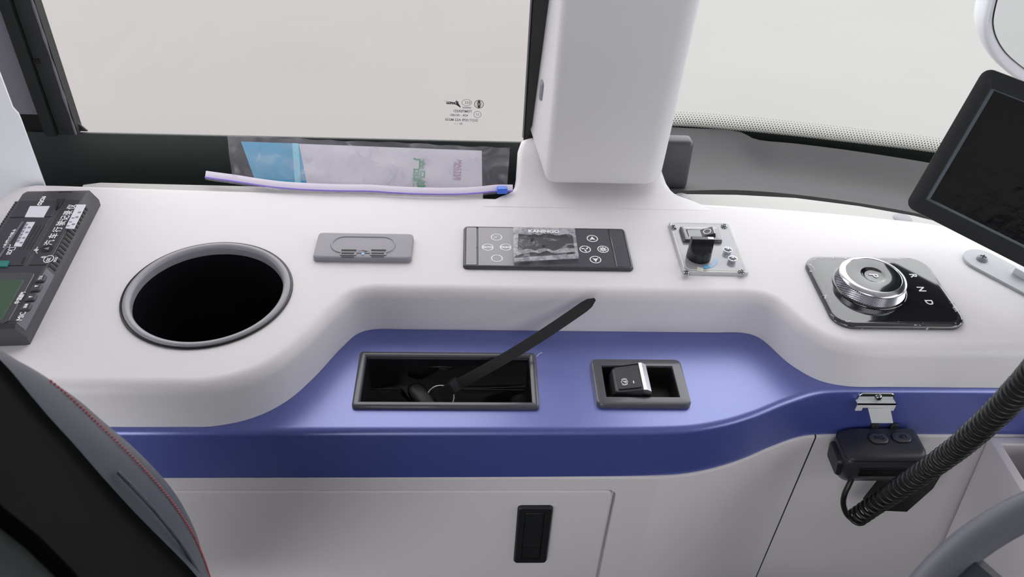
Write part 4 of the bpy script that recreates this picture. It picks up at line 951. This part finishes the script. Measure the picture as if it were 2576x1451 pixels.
for px, py, s_ in ((2210, 1103, 'DN'), (2268, 1100, 'UP')):
    p = at(px, py, -0.1210); e = MB(); e.rr(0.0225, 0.0150, 0.0070, [(0, -0.1222), (0, -0.1200), (0.001, -0.1190), (0.0025, -0.1188)], mx=T(p.x, p.y, 0), seg=8); bt = obj('button', e, 'charcoal_plastic', mc, 40)
    text('button_lettering', s_, 0.0075, 'deep_black', bt, T(p.x, p.y, -0.1186, rz=PI), bold=0.0001)
    e = MB(); e.rr(0.0250, 0.0175, 0.0082, [(0, -0.1216), (0, -0.1208), (0.0014, -0.1208), (0.0014, -0.1216)], mx=T(p.x, p.y, 0), cap0=False, cap1=False, seg=8); obj('button_surround', e, 'deep_black', mc, 40)
e = MB(); e.rr(0.030, 0.034, 0.006, [(0, 0), (0, 0.003), (0.002, 0.0055)], mx=T(0.4455, 0.617, -0.1500, ry=-PI/2-0.15)); obj('talk_key', e, 'black_plastic', mc, 40)
ha, hb_, hc, hd = aty(2184, 1028, 0.6335), aty(2240, 1028, 0.6335), aty(2247, 1064, 0.6290), aty(2193, 1064, 0.6290); dn = Vector((0, 0.0012, 0))
e = MB(); e.rings([[tuple(p) for p in (hd, hc, hc+dn, hd+dn)], [tuple(p) for p in (ha, hb_, hb_+dn, ha+dn)]], cap0=True, cap1=True)
obj('hanger_plate', e, 'glare_metal', mc, 0, label='metal hanger plate, reflection painted into its pale colour')
for px in (2202, 2250):
    p = at(px, 1066, -0.117); e = MB(); e.rr(0.009, 0.007, 0.0015, [(0, -0.1222), (0.0003, -0.1165), (0.0012, -0.1155)], mx=T(p.x, p.y, 0)); obj('hanger_lug', e, 'black_plastic', mc, 40)
# cord
cs = [aty(px, py, Y_) for px, py, Y_ in ((2150, 1188, 0.614), (2139, 1212, 0.606), (2124, 1245, 0.600), (2122, 1272, 0.598), (2136, 1300, 0.597), (2160, 1312, 0.598))]
e = MB(); e.tube(spline([tuple(p) for p in cs], 6), 0.0034, 10); obj('straight_cord', e, 'cord_black', mc, 60)
axp = spline([tuple(aty(px, py, Y_)) for px, py, Y_ in ((2152, 1303, 0.596), (2190, 1277, 0.585), (2300, 1203, 0.553), (2400, 1133, 0.522), (2490, 1055, 0.490), (2576, 968, 0.455), (2680, 850, 0.415))], 40)
P_ = [Vector(p) for p in axp]; L = [0]
for a, b in zip(P_, P_[1:]): L.append(L[-1]+(b-a).length)
turns = 47; N = turns*18; hel = []; ref = None
rs = resamp(axp, N+1)
for k in range(N+1):
    t = (rs[min(k+1, N)]-rs[max(k-1, 0)]).normalized()
    if ref is None: ref = t.orthogonal().normalized()
    ref = (ref-t*ref.dot(t)).normalized(); q = t.cross(ref); a = 2*PI*turns*k/N
    hel.append(tuple(rs[k]+0.0098*(math.cos(a)*ref+math.sin(a)*q)))
e = MB(); e.tube(hel, 0.0027, 7); obj('coiled_cord', e, 'cord_black', mc, 70)

ce = Vector(hel[-1])
e = MB(); e.tube(spline([tuple(ce), tuple(ce+Vector((0.012, -0.006, 0.02))), (ce.x+0.05, ce.y-0.03, 0.30), (0.82, 0.34, 0.505)], 10), 0.0034, 8); obj('straight_cord', e, 'cord_black', mc, 60)
# black socket block on the lower panel behind the cord
sb = [(0.522, -0.262), (0.575, -0.266), (0.592, -0.215), (0.592, -0.185), (0.535, -0.185)]
e = MB(); e.rings([[(x, 0.642, z) for x, z in sb], [(x, 0.624, z) for x, z in sb], [(x*0.97+0.0166, 0.621, z*0.97-0.0068) for x, z in sb]], cap1=True); e.f = [tuple(reversed(f)) for f in e.f]
e.f = [tuple(reversed(f)) for f in e.f]
obj('dark_block', e, 'deep_black', None, 20, 'black block on the lower panel behind the coiled cord', 'unidentified')

# pale open pocket at the right
PX0, PX1, PYa, PYb, PZ = 0.6370, 0.86, 0.46, 0.6395, -0.1360
pk = thing('dash_pocket', 'pale open-topped pocket at the right edge below the blue band', 'pocket', (0.74, 0.55, -0.30))
e = MB(); e.rr(PX1-PX0, PYb-PYa, 0.006, [(0.018, -0.36), (0, PZ-0.004), (0.0015, PZ-0.0008), (0.004, PZ), (0.0115, PZ), (0.013, PZ-0.002), (0.020, PZ-0.10)], mx=T((PX0+PX1)/2, (PYa+PYb)/2, 0)); obj('shell', e, 'panel_plastic', pk, 30)
e = MB(); e.rr(0.10, 0.16, 0.02, [(0, PZ-0.10), (0.008, PZ+0.030), (0.014, PZ+0.036)], mx=T(PX0+0.116, (PYa+PYb)/2+0.02, 0)); obj('inner_block', e, 'cream_plastic', pk, 30)

# ================================================================== SEAT
st = thing('driver_seat', 'driver seat back with black fabric and grey bolster stitched in red', 'seat', (-0.45, 0.15, -0.5))
sil_px = [(-260, 850), (-120, 868), (0, 905), (65, 928), (130, 960), (200, 1008), (260, 1060), (335, 1124), (400, 1190), (440, 1240), (470, 1290), (495, 1345), (510, 1400), (520, 1451), (526, 1540), (520, 1700)]
blk_px = [(-260, 720), (-120, 800), (-20, 885), (25, 930), (70, 985), (125, 1050), (180, 1110), (255, 1196), (320, 1268), (362, 1312), (402, 1352), (440, 1390), (474, 1425), (502, 1458), (560, 1530), (640, 1650)]
low_px = [(-260, 1060), (-150, 1145), (-60, 1215), (0, 1268), (30, 1292), (62, 1318), (95, 1345), (125, 1374), (155, 1404), (178, 1428), (200, 1452), (225, 1480), (250, 1510), (275, 1540), (330, 1620), (400, 1720)]
SIL = [aty(a, b, 0.420) for a, b in sil_px]; BLK = [aty(a, b, 0.365) for a, b in blk_px]; LOW = [aty(a, b, 0.230) for a, b in low_px]
def loft(cols, m, name, lab=None, sm=60):
    rows = [[tuple(cc[i]) for cc in cols] for i in range(len(SIL))]
    fine = []
    spl = [spline([tuple(r[j]) for r in rows], 4) for j in range(len(cols))]
    fine = [[spl[j][i] for j in range(len(cols))] for i in range(len(spl[0]))]
    e = MB(); e.rings(fine, closed=False); return obj(name, e, m, st, sm, lab)
ofs = lambda P, x, y, z: [p+Vector((x, y, z)) for p in P]
mid = lambda A_, B_, u, x=0, z=0: [a.lerp(b, u)+Vector((x, 0, z)) for a, b in zip(A_, B_)]
loft([ofs(SIL, -0.16, -0.02, -0.05), ofs(SIL, -0.10, 0.004, -0.03), ofs(SIL, -0.04, 0.008, -0.012), ofs(SIL, -0.012, 0.005, -0.004), SIL, mid(SIL, BLK, 0.25, 0.004, 0.004), mid(SIL, BLK, 0.55, 0.005, 0.005), mid(SIL, BLK, 0.85, 0.003, 0.003), BLK], 'leather_grey', 'bolster', 'grey leather bolster with red seam')
loft([BLK, mid(BLK, LOW, 0.03, -0.004, -0.002), mid(BLK, LOW, 0.1, -0.006, 0), mid(BLK, LOW, 0.5, -0.004, 0), mid(BLK, LOW, 0.95, 0, 0), LOW, ofs(LOW, -0.04, -0.004, -0.03)], 'fabric_black', 'side_facing', 'black fabric facing')
far_ = [p+Vector((0.02, -0.42, 0.03)) for p in LOW]
loft([ofs(LOW, -0.03, 0.01, -0.02), ofs(LOW, -0.006, -0.004, -0.004), mid(LOW, far_, 0.5, 0.005, 0.01), far_, ofs(far_, -0.10, -0.03, -0.06)], 'fabric_dark', 'centre_cushion', 'dark grey woven centre cushion')
# seam crease on bolster
cre = [aty(a, b, 0.372)+Vector((0.004, 0, 0.004)) for a, b in ((285, 1195), (330, 1240), (385, 1300), (430, 1355), (465, 1405), (490, 1450))]
e = MB(); e.tube(spline([tuple(p) for p in cre], 6), [0.0004]+[0.0014]*29+[0.0004] if len(spline([tuple(p) for p in cre], 6)) == 31 else 0.0014, 6); obj('seam_crease', e, 'leather_grey', st, 60)
# unseen cushion and base (below the view), cushion added to block low light
e = MB(); e.rr(0.56, 0.56, 0.06, [(0.03, -0.58), (0, -0.54), (0, -0.40), (0.02, -0.37), (0.06, -0.355)], mx=T(-0.02, 0.12, 0)); obj('seat_cushion', e, 'fabric_dark', st, 50)
e = MB(); e.rr(0.40, 0.40, 0.03, [(0, -0.86), (0, -0.62)], mx=T(-0.05, 0.12, 0)); obj('seat_base', e, 'fabric_black', st, 50)
# stitches
stp = spline([tuple(a.lerp(b, 0.36)+Vector((0.0050, 0, 0.0050))) for a, b in zip(SIL, BLK)], 10)
SR = resamp(stp, 330); e = MB()
for k in range(60, 300):
    if k % 2 == 0: continue
    a, b = SR[k], SR[k]+(SR[min(k+1, 329)]-SR[k])*0.85; e.tube([a, a.lerp(b, 0.5)+Vector((0.0004, 0, 0.0004)), b], 0.0008, 5)
obj('red_stitching', e, 'thread_red', st, 60, kind='stuff')

# ================================================================== STEERING WHEEL
wt = [(2290, 1440), (2340, 1392), (2400, 1345), (2450, 1310), (2500, 1280), (2576, 1240)]
TL = math.radians(38); R_ = 0.215; RMIN = 0.0135
u_ = Vector((math.cos(TL), 0, math.sin(TL))); v_ = Vector((0, 1, 0))
def cost(Cx, Cy, Cz):
    Cc = Vector((Cx, Cy, Cz)); tot = 0; pts = []
    for k in range(60):
        a = math.radians(30+2.2*k); p = Cc+(R_+RMIN)*(math.cos(a)*u_+math.sin(a)*v_)-CAM; z_ = p.dot(FW)
        if z_ > 0.05: pts.append((1288+F*p.dot(RI)/z_, 725.5-F*p.dot(UPV)/z_))
    for x, y in wt: tot += min((x-a)**2+(y-b)**2 for a, b in pts)
    return tot
WC = (0.45, 0.15, 0.12); stp_ = 0.06; bc = cost(*WC)
while stp_ > 0.0008:
    imp = False
    for d in ((1, 0, 0), (-1, 0, 0), (0, 1, 0), (0, -1, 0), (0, 0, 1), (0, 0, -1)):
        n2 = tuple(a+stp_*b for a, b in zip(WC, d))
        if not 0.0 < n2[2] < 0.26: continue
        c2 = cost(*n2)
        if c2 < bc: bc, WC, imp = c2, n2, True
    if not imp: stp_ /= 2
print('wheel', WC, bc)
WCv = Vector(WC); wn = u_.cross(v_)
sw = thing('steering_wheel', 'grey steering wheel rim in the lower right corner', 'steering wheel', WC)
e = MB(); e.tube([WCv+R_*(math.cos(2*PI*k/96)*u_+math.sin(2*PI*k/96)*v_) for k in range(97)], RMIN, 14, caps=False); obj('rim', e, 'wheel_grey', sw, 70)
wmx_ = Matrix((u_, v_, wn)).transposed().to_4x4(); wmx_.translation = WCv
e = MB(); e.lathe([(0.085, -0.045), (0.095, -0.02), (0.09, 0.0), (0.06, 0.012), (0.001, 0.016)], 48, cap0=True, mx=wmx_); obj('hub', e, 'wheel_dark', sw, 60)
for a in (math.radians(62), math.radians(118), math.radians(-62), math.radians(-118)):
    e = MB(); sm_ = wmx_ @ T(rz=a)
    e.rings([[(x, y-wd, z-0.006) , (x, y+wd, z-0.006), (x, y+wd*0.8, z+0.004), (x, y-wd*0.8, z+0.004)] for x, y, z, wd in ((0.07, 0, -0.01, 0.038), (0.12, 0, -0.012, 0.032), (0.17, 0, -0.008, 0.030), (0.212, 0, 0.0, 0.034))], cap0=True, cap1=True); e.v = [tuple(sm_ @ Vector(p)) for p in e.v]; obj('spoke', e, 'wheel_dark', sw, 30)

e = MB(); e.rr(0.13, 0.11, 0.03, [(0.0, -0.20), (0, -0.15), (0.005, -0.05), (0.02, -0.02)], mx=wmx_); obj('column_shroud', e, 'wheel_dark', sw, 40)
